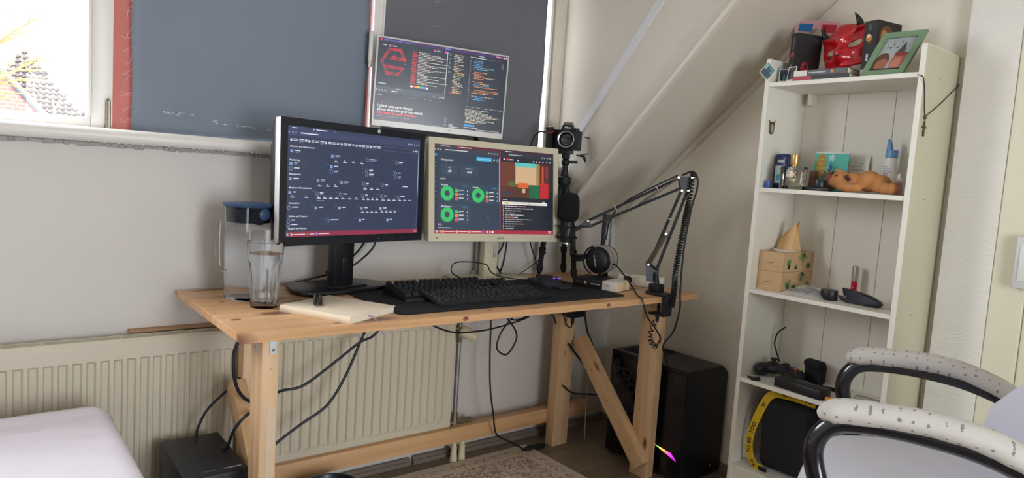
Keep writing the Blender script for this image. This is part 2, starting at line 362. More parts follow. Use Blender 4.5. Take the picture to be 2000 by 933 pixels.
# ================================================================ roller blinds
def blindmat(name, c, tc_):
    M = bpy.data.materials.new(name); M.use_nodes = True; nt = M.node_tree; b = nt.nodes['Principled BSDF']; N = nt.nodes.new; L = nt.links.new
    tcn = N('ShaderNodeTexCoord'); n = N('ShaderNodeTexNoise'); n.inputs['Scale'].default_value = 2.2; L(tcn.outputs['Object'], n.inputs['Vector'])
    mx = N('ShaderNodeMix'); mx.data_type = 'RGBA'; a = lin(c); mx.inputs['A'].default_value = (*[k*.92 for k in a], 1); mx.inputs['B'].default_value = (*[k*1.08 for k in a], 1)
    L(n.outputs['Fac'], mx.inputs['Factor']); L(mx.outputs['Result'], b.inputs['Base Color']); b.inputs['Roughness'].default_value = .8
    n2 = N('ShaderNodeTexNoise'); n2.inputs['Scale'].default_value = 700; L(tcn.outputs['Object'], n2.inputs['Vector'])
    bp = N('ShaderNodeBump'); bp.inputs['Strength'].default_value = .2; bp.inputs['Distance'].default_value = .001; L(n2.outputs['Fac'], bp.inputs['Height']); L(bp.outputs[0], b.inputs['Normal'])
    tl = N('ShaderNodeBsdfTranslucent'); tl.inputs[0].default_value = (*tc_, 1); ad = N('ShaderNodeAddShader')
    L(b.outputs[0], ad.inputs[0]); L(tl.outputs[0], ad.inputs[1]); L(ad.outputs[0], nt.nodes['Material Output'].inputs[0]); MATS[name] = M; return M
def blind(x0, x1, label, m, y=.036, zt=1.985):
    t = thing('roller_blind', label, 'roller blind', (x0, y, 1.113), group='blinds over the window')
    W = x1-x0; H = zt-1.113
    b = MB()
    def g(u, v): return V((u*W+.0018*math.sin(v*13+u*3)*(1 if u < .02 or u > .98 else 0), .003*math.sin(u*7+v*2)+.002*math.sin(v*9), v*H))
    b.grid(g, 30, 24); o = b.done('fabric', m, t); sm = o.modifiers.new('thickness', 'SOLIDIFY'); sm.thickness = .0008
    MB().cyl((0, .008, H), (W, .008, H), .018, n=20).done('roller', m_white, t)
    return t
bl = blind(-1.892, -1.206, 'blue grey roller blind with frayed left edge and scuffs', blindmat('blind_fabric_blue', '#7c8694', (.0185, .0245, .0362)))
br = blind(-1.152, -.447, 'dark grey roller blind behind the topmost monitor', blindmat('blind_fabric_grey', '#6c6f76', (.0125, .0128, .0145)))
R = random.Random(5); b = MB()
for i in range(34):
    z = R.uniform(.02, .87); p = V((0, -.004, z)); pts = [p]
    a = R.uniform(2.2, 4.1); 
    for k in range(5): p = p+V((math.cos(a)*.006, R.uniform(-.001, .0005), math.sin(a)*.006)); a += R.uniform(-.7, .7); pts.append(p)
    b.tube(spl(pts, 2), .00035, 4)
tag(b.done('frayed_threads', mat('pale_thread', '#d8d2d6', r=.8), bl), 'pale threads fraying from the edge', kind='stuff')
b = MB()
for i in range(46):
    s0 = R.choice([(.10, .047), (.11, .047), (.13, .046), (.21, .036), (.25, .034), (.29, .03), (.33, .027), (.36, .024)])
    px, pz = s0[0]+R.gauss(0, .012), s0[1]+R.gauss(0, .0025)+.01; r_ = R.uniform(.0008, .0026)
    b.sph((px, -.0055, pz), (r_*1.8, .0006, r_*.7), 8, 5)
tag(b.done('scuff_marks', mat('scuff_white', '#c9ccd0', r=.8), bl), 'small pale scuffs in the fabric', kind='stuff')
b = MB()
for i in range(26):
    g0 = R.choice([(.19, .53), (.19, .45), (.20, .53), (.20, .45)]); b.sph((g0[0]+R.gauss(0, .012), -.0055, g0[1]+R.gauss(0, .0015)-i % 5*.0008), (.0016, .0005, .0005), 8, 5)
tag(b.done('scuff_marks', MATS['scuff_white'], br), 'small pale scuffs in the fabric', kind='stuff')
# ================================================================ outside: neighbour's hipped roof and a bare tree
HO = V((-2.241, 11., 1.056))     # looking straight out from the window, 13 m away
hs = thing('neighbour_house', 'sunlit house across the street with grey tiled roof', 'house', (HO.x, HO.y, -3))
K = 13.06
def hp(u, w): return (u*K, w*K+1.056+3)      # u,w: direction tangents
rp = [hp(.0525, .114), hp(.119, .036), hp(.119, -.02), hp(.05, -.02), hp(.072, .036), hp(.036, .084)]
def inside(x, z, P):
    c = False; j = len(P)-1
    for i in range(len(P)):
        if (P[i][1] > z) != (P[j][1] > z) and x < (P[j][0]-P[i][0])*(z-P[i][1])/(P[j][1]-P[i][1])+P[i][0]: c = not c
        j = i
    return c
def ryz(x, z):
    k = (13.06+(z-4)*.75)/13.06; return V((x*k, (z-4)*.75, 4.056+(z-4.056)*k))
tm = [mat('roof_tile_%d' % i, c, r=.7, var=.12, vs=9) for i, c in enumerate(('#3e3836', '#393230', '#463f3c'))]
vs = [tuple(ryz(x, z)+V((0, .06, -.04))) for x, z in rp]; vs += [(x, y+.2, z) for x, y, z in vs]; n_ = len(rp)
MB().poly(vs, [tuple(range(n_)), tuple(range(2*n_-1, n_-1, -1))]+[(i, (i+1) % n_, (i+1) % n_+n_, i+n_) for i in range(n_)]).done('roof_deck', mat('roof_felt', '#2c2826', r=.9, var=.1), hs, smooth=0)
tb = MB()
tb.grid(lambda u, v: V(((u-.5)*.085, .018*math.cos((u-.3)*5)-.014*(1-v), (v-.5)*.1)), 5, 1)
tme = tb.done('tmp', None); sm = bpy.data.meshes.new('roof_tile'); 
bm = bmesh.new(); bm.from_mesh(tme.data); bmesh.ops.solidify(bm, geom=bm.faces[:], thickness=.014); bm.to_mesh(sm); bm.free(); bpy.data.objects.remove(tme)
tmes = []
for m in tm: c = sm.copy(); c.materials.append(m); tmes.append(c)
sl = math.atan(.75); nt_ = 0
z = hp(0, .026)[1]
while z < hp(0, .114)[1]:
    x = hp(.03, 0)[0]
    while x < hp(.121, 0)[0]:
        if inside(x, z, rp) and nt_ < 300:
            o = link('roof_tile', tmes[nt_*7 % 3], None, hs, tuple(ryz(x, z)+V((0, -.02, .01))), (-sl, 0, 0)); nt_ += 1
        x += .083
    z += .072
wp = [hp(-.14, -.1), hp(.08, -.1), hp(.08, .028), hp(.068, .036), hp(.03, .084), hp(-.01, .04), hp(-.14, .04)]
bm_ = bpy.data.materials.new('red_brick'); bm_.use_nodes = True; nt = bm_.node_tree; k = nt.nodes.new('ShaderNodeTexBrick'); k.inputs['Scale'].default_value = 4.5
k.inputs['Color1'].default_value = (*lin('#6a372d'), 1); k.inputs['Color2'].default_value = (*lin('#623228'), 1); k.inputs['Mortar'].default_value = (*lin('#7d6a60'), 1)
tcn = nt.nodes.new('ShaderNodeTexCoord'); mpn = nt.nodes.new('ShaderNodeMapping'); mpn.inputs['Rotation'].default_value = (PI/2, 0, 0)
nt.links.new(tcn.outputs['Object'], mpn.inputs[0]); nt.links.new(mpn.outputs[0], k.inputs['Vector']); nt.links.new(k.outputs[0], nt.nodes['Principled BSDF'].inputs['Base Color']); MATS['red_brick'] = bm_
vs = [(x, -.25, z) for x, z in wp]+[(x, .1, z) for x, z in wp]; n_ = len(wp)
MB().poly(vs, [tuple(range(n_))[::-1], tuple(range(n_, 2*n_))]+[(i, (i+1) % n_, (i+1) % n_+n_, i+n_) for i in range(n_)]).done('brick_gable', bm_, hs, smooth=0)
v0, v1 = hp(.03, .084), hp(.078, .03)
MB().cyl((v0[0], -.3, v0[1]), (v1[0], -.3, v1[1]), .05, n=10).done('verge_trim', mat('lead_grey', '#3c4046', r=.6, var=.1), hs)
ww = hp(-.004, .028); MB().bx(ww[0]-.5, ww[0]+.42, -.3, -.24, ww[1]-.62, ww[1]+.42, .02).done('window_surround', m_white, hs)
MB().bx(-6, 6, -.3, 4, -.5, 0).done('plinth', mat('plinth_grey', '#8a8780', r=.9, var=.1), hs, smooth=0)
tt = thing('bare_tree', 'bare yellowish tree outside in front of the tiled house', 'tree', (-2.72, 6.4, -3))
R = random.Random(11); segs = []
def branch(p, d, L, r, depth):
    pts = [p]; q = p; n = 4
    for i in range(n):
        d = (d+V((R.gauss(0, .16), R.gauss(0, .12), R.gauss(.02, .12)))).normalized(); q = q+d*L/n; pts.append(q)
        if depth > 0 and i > 0:
            for k in range(2 if depth < 3 else 1):
                a = V((R.gauss(.25, .55), R.gauss(0, .4), R.gauss(.15, .5))); branch(q, (d*.8+a).normalized(), L*R.uniform(.5, .72), r*.55, depth-1)
    segs.append((pts, r))
branch(V((0, 0, 3.2)), V((.35, 0, .9)), 1.25, .045, 3); branch(V((0, 0, 2.9)), V((.75, 0, .55)), 1.25, .04, 3); branch(V((.1, 0, 2.9)), V((.9, 0, .2)), 1.0, .03, 3)
mb_ = mat('bark_yellow', '#6b5a35', r=.8, var=.2, vs=12)
b = MB()
for pts, r in segs:
    if r < .02: b.tube(pts, [max(r*(1-.15*i), .003) for i in range(len(pts))], 5)
tag(b.done('twigs', mb_, tt), None, kind='stuff')
b = MB()
for pts, r in segs:
    if r >= .02: b.tube(spl(pts, 3), r, 8)
b.tube([V((-.1, 0, 0)), V((-.05, 0, 1.5)), V((0, 0, 2.95)), V((.05, 0, 3.3))], [.12, .09, .06, .045], 10).done('trunk', mb_, tt)
struct(MB().bx(-40, 40, 1.5, 60, -3.2, -3).done('ground', mat('street_ground', '#55534c', r=.9, var=.1, vs=.5), smooth=0), 'street ground far below the window')
# ================================================================ radiator
m_rad = mat('radiator_enamel', '#cdc6b4', r=.42, var=.03, vs=5)
ra = thing('radiator', 'long cream ribbed panel radiator under the window', 'radiator', (-3.0, -.035, .142))
RW, RH, RD, PIT = 2.12, .428, .05, .0305
b = MB(); nper = int((RW-.03)/PIT)
xs = [0, .012]
for i in range(nper):
    o = .02+i*PIT; xs += [o, o+.004, o+.0175, o+.0215]
xs += [RW]
zs = [0, .006, .026, .032, .37, .376, RH-.008, RH]
def dep(i, j):
    x = xs[i]; z = zs[j]
    k = (x-.02)/PIT; fr_ = (k-math.floor(k))*PIT if 0 <= k < nper else 1
    inn = .0035 < fr_ < .018
    d = RD
    if inn and .03 < z < .373: d = RD-.0075
    if j in (0, len(zs)-1): d = RD-.006
    return -d
vs = [(xs[i], dep(i, j), zs[j]) for i in range(len(xs)) for j in range(len(zs))]; nz = len(zs)
fs = [(i*nz+j, (i+1)*nz+j, (i+1)*nz+j+1, i*nz+j+1) for i in range(len(xs)-1) for j in range(nz-1)]
b.poly(vs, fs).done('front_panel', m_rad, ra, smooth=25)
MB().bx(.004, RW-.004, -.03, -.002, .006, RH-.008).done('core', m_rad, ra, smooth=0)
MB().bx(RW-.0045, RW, -RD+.006, -.001, .002, RH-.004, .0015).done('end_cap', m_rad, ra, smooth=0)
b = MB().bx(0, RW, -.044, -.038, RH-.008, RH, .001).bx(0, RW, -.004, 0, RH-.008, RH, .001)
for k in range(3): b.bx(0, RW, -.033+k*.0095, -.029+k*.0095, RH-.006, RH-.001)
b.done('grille_rails', m_rad, ra, smooth=0)
gm = MB().bx(-.005, .005, -.04, -.002, RH-.006, RH-.0005).done('grille_bridge', m_rad, ra, smooth=0, loc=(.045, 0, 0))
for k in range(1, 25): link('grille_bridge', gm.data, None, ra, (.045+k*.086, 0, 0))
ws = thing('wood_strip', 'thin brown wooden lath lying on the radiator against the wall', 'wood lath', (-1.78, -.012, .57))
MB().bx(-.118, .118, -.012, .012, 0, .008, .001).done('lath', wood('lath_wood', '#b58a63', '#9d7550', 'X'), ws, smooth=0)
rp_ = thing('radiator_pipe', 'grey heating pipe with cream thermostat knob beside the radiator', 'heating pipe', (-.845, -.06, 0))
m_pipe = mat('pipe_steel', '#a9adb0', r=.32, m=.7, var=.1, vs=30); m_br = mat('old_brass', '#9a9078', r=.4, m=.8, var=.2, vs=50)
MB().cyl((0, 0, .15), (0, 0, .56), .0088, n=16).done('pipe', m_pipe, rp_)
b = MB().cyl((0, 0, .13), (0, 0, .185), .0125, n=8).cyl((0, 0, .148), (.075, 0, .148), .0085, n=12).cyl((.055, 0, .148), (.07, 0, .148), .012, n=6).cyl((-.035, 0, .148), (0, 0, .148), .009, n=12)
b.done('lower_fitting', m_br, rp_)
b = MB().cyl((0, 0, .45), (0, 0, .47), .0115, n=6).cyl((0, 0, .52), (0, 0, .545), .012, n=6).cyl((0, 0, .47), (0, 0, .52), .0095, n=12).cyl((-.035, 0, .5), (0, 0, .5), .009, n=12)
b.done('valve_body', m_br, rp_)
kn = MB().lathe([(0, 0), (.017, 0), (.021, .006), (.022, .02), (.018, .036), (.0165, .062), (.012, .066), (0, .066)], 24, frame((.004, -.002, .492), (.058, -.05, .465)))
kb = kn.done('thermostat_knob', mat('cream_plastic', '#d8cfb2', r=.4), rp_)
b = MB()
for k in range(14):
    a = 2*PI*k/14; M_ = frame((.004, -.002, .492), (.058, -.05, .465)); p = M_ @ V((.0172*math.cos(a), .0172*math.sin(a), .038)); q2 = M_ @ V((.0165*math.cos(a), .0165*math.sin(a), .064)); b.cyl(p, q2, .0013, n=6)
b.done('grip_ribs', MATS['cream_plastic'], kb)
b = MB()
for dx in (0, .036):
    b.lathe([(.0, 0), (.014, 0), (.0145, .006), (.0118, .032), (.0118, .05), (.0125, .052), (.0125, .056), (.0095, .058), (.0095, .09)], 20, tr(dx+.004, -.002, 0))
b.cyl((.004, -.002, .085), (.004, -.002, .132), .007, n=12).cyl((.04, -.002, .085), (.04, -.002, .14), .007, n=12)
b.done('floor_sleeve', mat('cream_sleeve', '#dcd2b4', r=.45), rp_)
# ================================================================ desk
pine = [wood('pine_top_%d' % i, a, b_, 'X', .27, .38) for i, (a, b_) in enumerate((('#d9ad80', '#c29468'), ('#d4a677', '#be8e61'), ('#deb488', '#c99c70')))]
pineZ = wood('pine_leg', '#dcbc95', '#c8a47b', 'Z', .1, .5); pineX = wood('pine_rail', '#d8b185', '#c59a6d', 'X', .14, .5); pineY = wood('pine_brace', '#dab88e', '#c6a177', 'Z', .1, .5)
dk = thing('desk', 'home made pine desk carrying the monitors', 'desk', (-.984, -.31, 0))
def DX(x): return x+.984
def DY(y): return y+.31
for k in range(5):
    y0 = DY(-.595)+k*.114; MB().bx(DX(-1.784), DX(-.184), y0+.0002, y0+.1138, .662, .682, .0014, 2).done('board', pine[k*2 % 3], dk, smooth=0)
m_knot = mat('wood_knot', '#7d4f38', r=.5, var=.25, vs=120)
for (x, y, rx_, ry_) in ((-1.749, -.442, .013, .009), (-1.666, -.40, .011, .005), (-1.738, -.06, .012, .006), (-1.72, -.23, .009, .005), (-1.55, -.56, .01, .005), (-1.517, -.102, .012, .005), (-.45, -.57, .012, .006), (-1.10, -.565, .009, .005)):
    MB().lathe([(0, .0003), (.7, .00025), (1, 0)], 18, tr(DX(x), DY(y), .682) @ Matrix.Diagonal((rx_, ry_, 1, 1))).done('knot', m_knot, dk)
for x in (-.65, -1.2): MB().lathe([(0, .0003), (1, 0)], 16, tr(DX(x), DY(-.595), .672) @ rx(PI/2) @ Matrix.Diagonal((.009, .006, 1, 1))).done('knot', m_knot, dk)
def leg(x0, x1, y0, y1): return MB().bx(DX(x0), DX(x1), DY(y0), DY(y1), 0, .6625, .003, 2).done('leg', pineZ, dk, smooth=30)
lf = leg(-1.721, -1.681, -.546, -.473); leg(-1.635, -1.56, -.145, -.1); leg(-.425, -.345, -.145, -.1); leg(-.328, -.285, -.54, -.462)
def brace(x0, x1, a, b_, w):
    A = V((0, *a)); B = V((0, *b_)); m = frame((DX((x0+x1)/2), DY(a[0]), a[1]), (DX((x0+x1)/2), DY(b_[0]), b_[1]), V((1, 0, 0)))
    L = (B-A).length; bb = MB().box((0, 0, L/2), (w, x1-x0, L), None, .002); o = bb.done('brace', pineY, dk, smooth=30); o.matrix_local = m; return o
brace(-.3665, -.3285, (-.178, .44), (-.535, .055), .058); brace(-1.6805, -1.642, (-.172, .44), (-.50, .085), .058)
rl = MB().bx(DX(-1.735), DX(-.195), DY(-.0995), DY(-.058), .086, .142, .002).done('rail', pineX, dk, smooth=30)
m_zinc = mat('zinc_plate', '#b9c3c9', r=.38, m=.7, var=.1, vs=40); m_scr = mat('screw_steel', '#6f6b62', r=.4, m=.9)
def plate(m, w=.016, h=.042):
    o = MB().box((0, 0, 0), (w, .002, h), None, .0006).done('bracket', m_zinc, dk, smooth=0); o.matrix_local = m
    MB().lathe([(0, .0005), (.004, 0), (.0042, -.0012), (0, -.0012)], 10, rx(PI/2) @ tr(0, h*.27, 0) @ tr(0, -h*.54, .0012)).done('screw', m_scr, o)
plate(tr(DX(-1.696), DY(-.5471), .641)); plate(tr(DX(-1.7221), DY(-.505), .641) @ rz(-PI/2), .012)
plate(tr(DX(-.298), DY(-.5411), .641)); plate(tr(DX(-.3291), DY(-.5), .641) @ rz(-PI/2), .014)
for (x, y, z, n) in ((-1.7005, -.546, .585, 'f'), (-1.688, -.546, .35, 'f'), (-1.69, -.546, .44, 'f'), (-1.71, -.546, .31, 'f'), (-.3, -.54, .3, 'f')): MB().cyl((DX(x), DY(y)-.0006, z), (DX(x), DY(y)+.004, z), .002, n=8).done('screw', m_scr, dk)
for (y, z) in ((-.5, .52), (-.49, .25), (-.5, .21), (-.52, .4)): MB().cyl((DX(-.328)-.0006, DY(y), z), (DX(-.328)+.003, DY(y), z), .0018, n=8).done('screw', m_scr, dk)
for (y, z) in ((-.27, .34), (-.36, .245), (-.47, .125), (-.49, .10)): MB().cyl((DX(-.3665)-.0006, DY(y), z), (DX(-.3665)+.003, DY(y), z), .0026, n=8).done('screw', m_scr, dk)
pt = [(-.009, 0), (.012, 0), (.012, .12), (.0115, .24), (.009, .262), (0, .268), (-.008, .262), (-.0105, .235), (-.0075, .12)]
MB().prism(pt, .0006, tr(DX(-1.697), DY(-.5462), .16) @ Matrix.Diagonal((1, 1, 1.28, 1)) @ rx(PI/2)).done('filler_patch', mat('wood_filler', '#d2bfa6', r=.7, var=.08, vs=20), dk, smooth=0)
# ================================================================ monitors
m_blk = mat('black_plastic', '#14161a', r=.42, bump=.05, bs=900, var=.05, vs=30); m_blk2 = mat('satin_black', '#1a1c20', r=.3)
m_slv = mat('silver_plastic', '#b7b6b3', r=.35, m=.2); m_crm = mat('cream_monitor_plastic', '#d3ccb4', r=.45, var=.02, vs=20)
m_scr_ = attr_mat('screen_image', .74, .25)
m_prt = attr_mat('flat_print', 0, .5); m_prtg = attr_mat('glossy_print', 0, .25)
def screen_bg(P, c): return P.rect(0, 0, 1, 1, c, 0)
def bezel(W, H, l, r, t, b_, th, mx, bev=.003):
    q = MB()
    for x0, x1, z0, z1 in ((-W/2, W/2, H-t, H), (-W/2, W/2, 0, b_), (-W/2, -W/2+l, b_, H-t), (W/2-r, W/2, b_, H-t)):
        q.bx(x0, x1, 0, th, z0, z1)
    bmesh.ops.remove_doubles(q.bm, verts=q.bm.verts, dist=1e-5); q.bm.transform(mx); return q
# ---- left monitor
A = math.radians(14.07)
m1 = thing('computer_monitor', 'black monitor showing a dark service dashboard, leftmost of the screens', 'monitor', (-1.338, -.2155, .6855), A, group='monitors on the desk')
W1, H1 = .53, .342; T1 = tr(0, 0, .147) @ rx(math.radians(-1.3))
bz = bezel(W1, H1, .021, .017, .021, .024, .02, T1).done('bezel', mat('navy_black_plastic', '#161b25', r=.35), m1, smooth=0)
q = MB().box((0, .035, H1/2), (W1-.012, .034, H1-.012), None, .008); q.bm.transform(T1); q.done('rear_shell', m_blk, m1)
for xa, xb in ((-W1/2-.0012, -W1/2+.0006), (W1/2-.0006, W1/2+.0008)):
    q = MB().bx(xa, xb, .002, .022, .002, H1-.002, .0003); q.bm.transform(T1); q.done('side_trim', mat('bright_silver', '#e4e2e0', r=.25, m=.3), m1)
q = MB().box((-.1, .06, H1*.52), (.3, .03, .2), None, .01); q.bm.transform(T1); q.done('electronics_cover', m_blk, m1)
sw_, sh_ = W1-.038, H1-.045
P = screen_bg(Print(sw_, sh_), '#333c55')
P.rect(0, 0, 1, .03, '#3b4360').rect(0, .03, 1, .085, '#40486a').rect(.0, 0, .115, .03, '#4a5273')
wt, dm = '#dfe3f4', '#8f9ab8'
for u, w in ((.03, .03), (.185, .075)): P.rect(u, .012, u+w, .02, wt, 2)
P.disc(.17, .016, .005, '#9fb6ff', 2).rect(.31, .01, .314, .02, dm, 2)
for u in (.012, .035, .055): P.disc(u, .058, .005, dm, 2, 8)
P.rect(.085, .053, .2, .063, wt, 2)
for u in (.89, .905, .92, .945, .965, .98): P.rect(u, .05, u+.006, .064, '#c9cce0', 2)
x = .02; R = random.Random(2)
for k in range(17):
    if k % 3 == 0: P.disc(x+.006, .125, .007, wt, 2, 10); x += .02
    w = R.uniform(.018, .03); P.rect(x, .113, x+w, .12, wt, 2).rect(x, .126, x+w*.9, .132, wt, 2); 
    if k % 4 == 1: P.rect(x, .139, x+w*.9, .142, dm, 2)
    x += w+.006
P.rect(.47, .105, .985, .107, '#707a99', 2).rect(.47, .145, .985, .147, '#707a99', 2).rect(.47, .105, .4715, .147, '#707a99', 2).text(.478, .132, 'Search', .0042, wt)
P.disc(.94, .126, .004, wt, 2, 8).rect(.953, .119, .975, .133, wt, 2)
for v, t in ((.19, 'Network and Infrastructure'), (.31, 'Monitoring'), (.437, 'Management'), (.56, 'Media and Entertainment'), (.70, 'Automation'), (.82, 'Utilities and Projects'), (.93, 'Security and Identity')): P.text(.018, v, t, .0052, '#e8ebfa', bold=.012)
def item(u, v, w=.04, sub=0, c='#7fa6d9', rnd=False):
    (P.ring(u, v, .011, .0085, c, 2, 14) if rnd else P.rect(u-.009, v-.013, u+.009, v+.013, c, 2))
    P.rect(u+.02, v-.011, u+.02+w, v-.002, wt, 2)
    if sub: P.rect(u+.02, v+.006, u+.02+w*.8, v+.011, dm, 2)
    P.rect(u-.035, v-.02, u-.016, v-.017, '#5f8f7a', 2) if u > .1 else None
def stats(u, v, n, du):
    for k in range(n): P.rect(u+k*du+.006, v-.013, u+k*du+.014, v-.007, wt, 2).rect(u+k*du, v, u+k*du+min(du*.62, .026), v+.008, wt, 2)
item(.03, .225, .035, 1); item(.30, .245, .035, 1); stats(.315, .29, 4, .063); item(.56, .255, .05, 1, dm, True); item(.795, .26, .035, 1, dm, True)
item(.027, .338, .022, 1); item(.027, .382, .035, 0, '#9fb0d8', True); item(.295, .345, .028); item(.295, .39, .028, 1, '#86a3e0', True); item(.555, .36, .03, 1, dm, True); item(.555, .40, .04, 1, dm, True); item(.79, .372, .025, 0, '#9fb0d8', True); item(.79, .412, .028, 1, dm, True)
item(.025, .475, .035, 1); item(.205, .48, .03, 1, dm); stats(.205, .525, 3, .055); item(.37, .49, .03, 1, dm); item(.535, .495, .02, 1, dm, True); stats(.535, .54, 3, .05); item(.685, .50, .025, 1, dm, True); P.rect(.855, .503, .9, .511, wt, 2)
item(.024, .598, .022); stats(.028, .635, 2, .09); item(.20, .60, .025, 1, dm, True); stats(.2, .64, 4, .042); item(.365, .605, .03, 0, '#9fb0d8', True); stats(.37, .642, 3, .05); item(.53, .61, .02, 0, dm, True); stats(.525, .645, 4, .036); item(.68, .615, .02, 0, '#9fb0d8', True); stats(.682, .648, 3, .045); item(.82, .618, .035, 0, dm, True); stats(.82, .65, 3, .044)
P.rect(.197, .665, .25, .671, dm, 2)
item(.02, .735, .042, 0, '#9fb0d8', True); item(.195, .735, .03); item(.36, .735, .026, 0, '#b9a6e0'); item(.525, .737, .026, 0, dm); stats(.522, .773, 4, .036); item(.675, .738, .028, 0, '#b9a6e0'); stats(.676, .77, 4, .036)
item(.018, .853, .022, 0, '#7f96d0', True); item(.018, .893, .038, 0, '#9fb0d8', True); item(.28, .855, .055, 0, '#7fa6d9', True); item(.515, .856, .016, 0, '#9fb0d8'); item(.735, .857, .016, 0, '#9fb0d8')
P.rect(.985, .1, .988, .95, '#5d6788', 2).rect(.985, .11, .988, .62, '#dadff0', 3)
P.rect(0, .955, 1, 1, '#93304a', 1).rect(.008, .967, .02, .99, '#58b7ff', 2)
for u, c, w in ((.04, '#e8b0a0', .075), (.145, '#8a7a50', .03), (.205, '#9d8cff', .075)): P.disc(u, .979, .008, c, 2, 10); P.rect(u+.013, .975, u+.013+w, .983, '#f1d7dd', 2)
P.rect(.965, .965, .992, .971, '#e9ccd3', 2).rect(.965, .982, .992, .988, '#e9ccd3', 2)
so = P.done('screen', m_scr_, m1); so.matrix_local = T1 @ tr(.002, .0035, .024+sh_/2)
P = Print(.02, .02).disc(.5, .5, .46, '#e9e9e9', 1, 24).text(.5, .68, 'hp', .0085, '#1a1f28', 2, shear=.25, align='c')
lo = P.done('maker_badge', m_prt, m1); lo.matrix_local = T1 @ tr(.07, -.0004, H1-.0095) @ Matrix.Scale(.62, 4)
P = Print(.2, .02)
for k, u in enumerate((.1, .38, .55, .78)): P.rect(u, .4, u+.02, .6, '#8f98a8' if k == 0 else '#4c566a')
lo = P.done('button_marks', m_prt, m1); lo.matrix_local = T1 @ tr(.16, -.0004, .011)
nk = MB().bx(-.04, .034, .052, .085, .012, .31, .004).bx(-.012, .010, .049, .053, .03, .1, .002).done('neck', m_blk2, m1)
MB().lathe([(.019, 0), (.0195, .004), (.011, .004), (.011, 0)], 20, tr(-.002, .0525, .062) @ rx(PI/2) @ Matrix.Diagonal((.72, 1.15, 1, 1))).done('cable_ring', m_blk, nk)
bp_ = [(-.16, .02), (-.15, -.04), (-.09, -.062), (.09, -.062), (.16, -.035), (.165, .03), (.12, .12), (-.11, .13)]
MB().prism(bp_, .012, tr(-.01, .05, .0), .004).done('base', m_blk2, m1)
MB().prism([(-.075, 0), (.055, 0), (.05, .05), (-.07, .05)], .006, tr(0, .012, .0122), .002).done('base_plinth', m_blk, m1)
for x, y in ((-.13, .02), (.11, .02), (-.1, .15), (.1, .15)): MB().cyl((x, y, -.0035), (x, y, .001), .008, n=12).done('rubber_foot', m_blk, m1)
# ---- right monitor
B_ = math.radians(-5.1)
m2 = thing('computer_monitor', 'cream framed monitor split between round green charts and a video page', 'monitor', (-.796, -.17, .682), B_, group='monitors on the desk')
W2, H2 = .53, .343; T2 = tr(0, -.018, .147) @ rx(math.radians(-6.5))
bezel(W2, H2, .021, .021, .021, .026, .016, T2).done('bezel', m_crm, m2, smooth=0)
q = MB().box((0, .033, H2/2), (W2-.006, .036, H2-.006), None, .01); q.bm.transform(T2); q.done('rear_shell', m_crm, m2)
sw_, sh_ = W2-.042, H2-.047
P = screen_bg(Print(sw_, sh_), '#2c3c50')
P.rect(0, 0, .53, .035, '#5c2838').rect(0, .035, .53, .085, '#3a3f4c').rect(.53, 0, 1, .03, '#46293a').rect(.53, .03, 1, .085, '#30323d').rect(.535, .085, 1, .953, '#22252f')
P.rect(.005, .004, .16, .035, '#45404e', 2)
for u, w in ((.05, .07), (.2, .09), (.57, .06)): P.rect(u, .014, u+w, .022, '#f0e2e6', 2)
P.disc(.185, .018, .006, '#ff5060', 2); P.rect(.085, .054, .26, .062, '#e8e8ee', 2).rect(.6, .05, .72, .057, '#dcdce2', 2)
for u in (.01, .03, .05, .43, .455, .48, .505, .9, .92, .945, .97): P.disc(u, .06, .005, '#cfd2da', 2, 8)
P.rect(0, .085, .027, .953, '#263446', 2)
for k in range(9): P.disc(.013, .2+k*.055, .004, '#8fa7bd', 3, 8)
P.ring(.013, .12, .009, .006, '#4cc2e6', 3, 14)
P.rect(.33, .11, .455, .155, '#3bb2de', 2).text(.392, .142, 'Upgrade to API Hub', .0045, '#f2fbff', 3, align='c', maxw=.11).disc(.475, .133, .006, '#dfe9f2', 2).ring(.505, .133, .009, .006, '#aab9c8', 2, 12)
P.text(.05, .18, 'Entrypoints', .0075, '#f0dfe2', bold=.012)
for u0, u1, a, n in ((.05, .185, 'WEB', ':80'), (.2, .345, 'WEBSECURE', ':443')):
    P.rect(u0, .22, u1, .34, '#34465a', 1).text((u0+u1)/2, .262, a, .0042, '#c9d4de', 2, align='c', maxw=.06).text((u0+u1)/2, .307, n, .0085, '#f2f2f2', 2, align='c', bold=.015)
P.text(.047, .395, 'HTTP', .006, '#f0dfe2', bold=.012)
def donut(u, v, name):
    P.rect(u-.06, v-.125, u+.18, v+.095, '#324458', 1).text(u-.045, v-.085, name, .0055, '#eef2f5', 2, bold=.012).text(u+.165, v-.085, 'Explore >', .0042, '#58b9e6', 2, align='r')
    P.ring(u, v, .05, .02, '#35c468', 2, 36)
    for k, c in enumerate(('#3ecb62', '#f2853a', '#ef4a78')):
        P.rect(u+.062, v-.052+k*.045, u+.084, v-.017+k*.045, c, 2).rect(u+.09, v-.045+k*.045, u+.128, v-.037+k*.045, '#f0f0f0', 2).rect(u+.09, v-.03+k*.045, u+.105, v-.026+k*.045, '#9fb0bf', 2).rect(u+.155, v-.04+k*.045, u+.162, v-.028+k*.045, '#e8eef2', 2)
donut(.1, .545, 'Routers'); donut(.345, .555, 'Services'); donut(.1, .785, 'Middlewares')
P.text(.03, .908, 'TCP', .006, '#f0dfe2', bold=.012).rect(.03, .93, .13, .937, '#dfe6ec', 2)
P.poly([(.425, .80), (.433, .815), (.425, .822)], '#ffffff', 3)
P.rect(.524, .03, .53, .953, '#b3364c', 2).rect(.519, .1, .523, .62, '#d7dce2', 2)
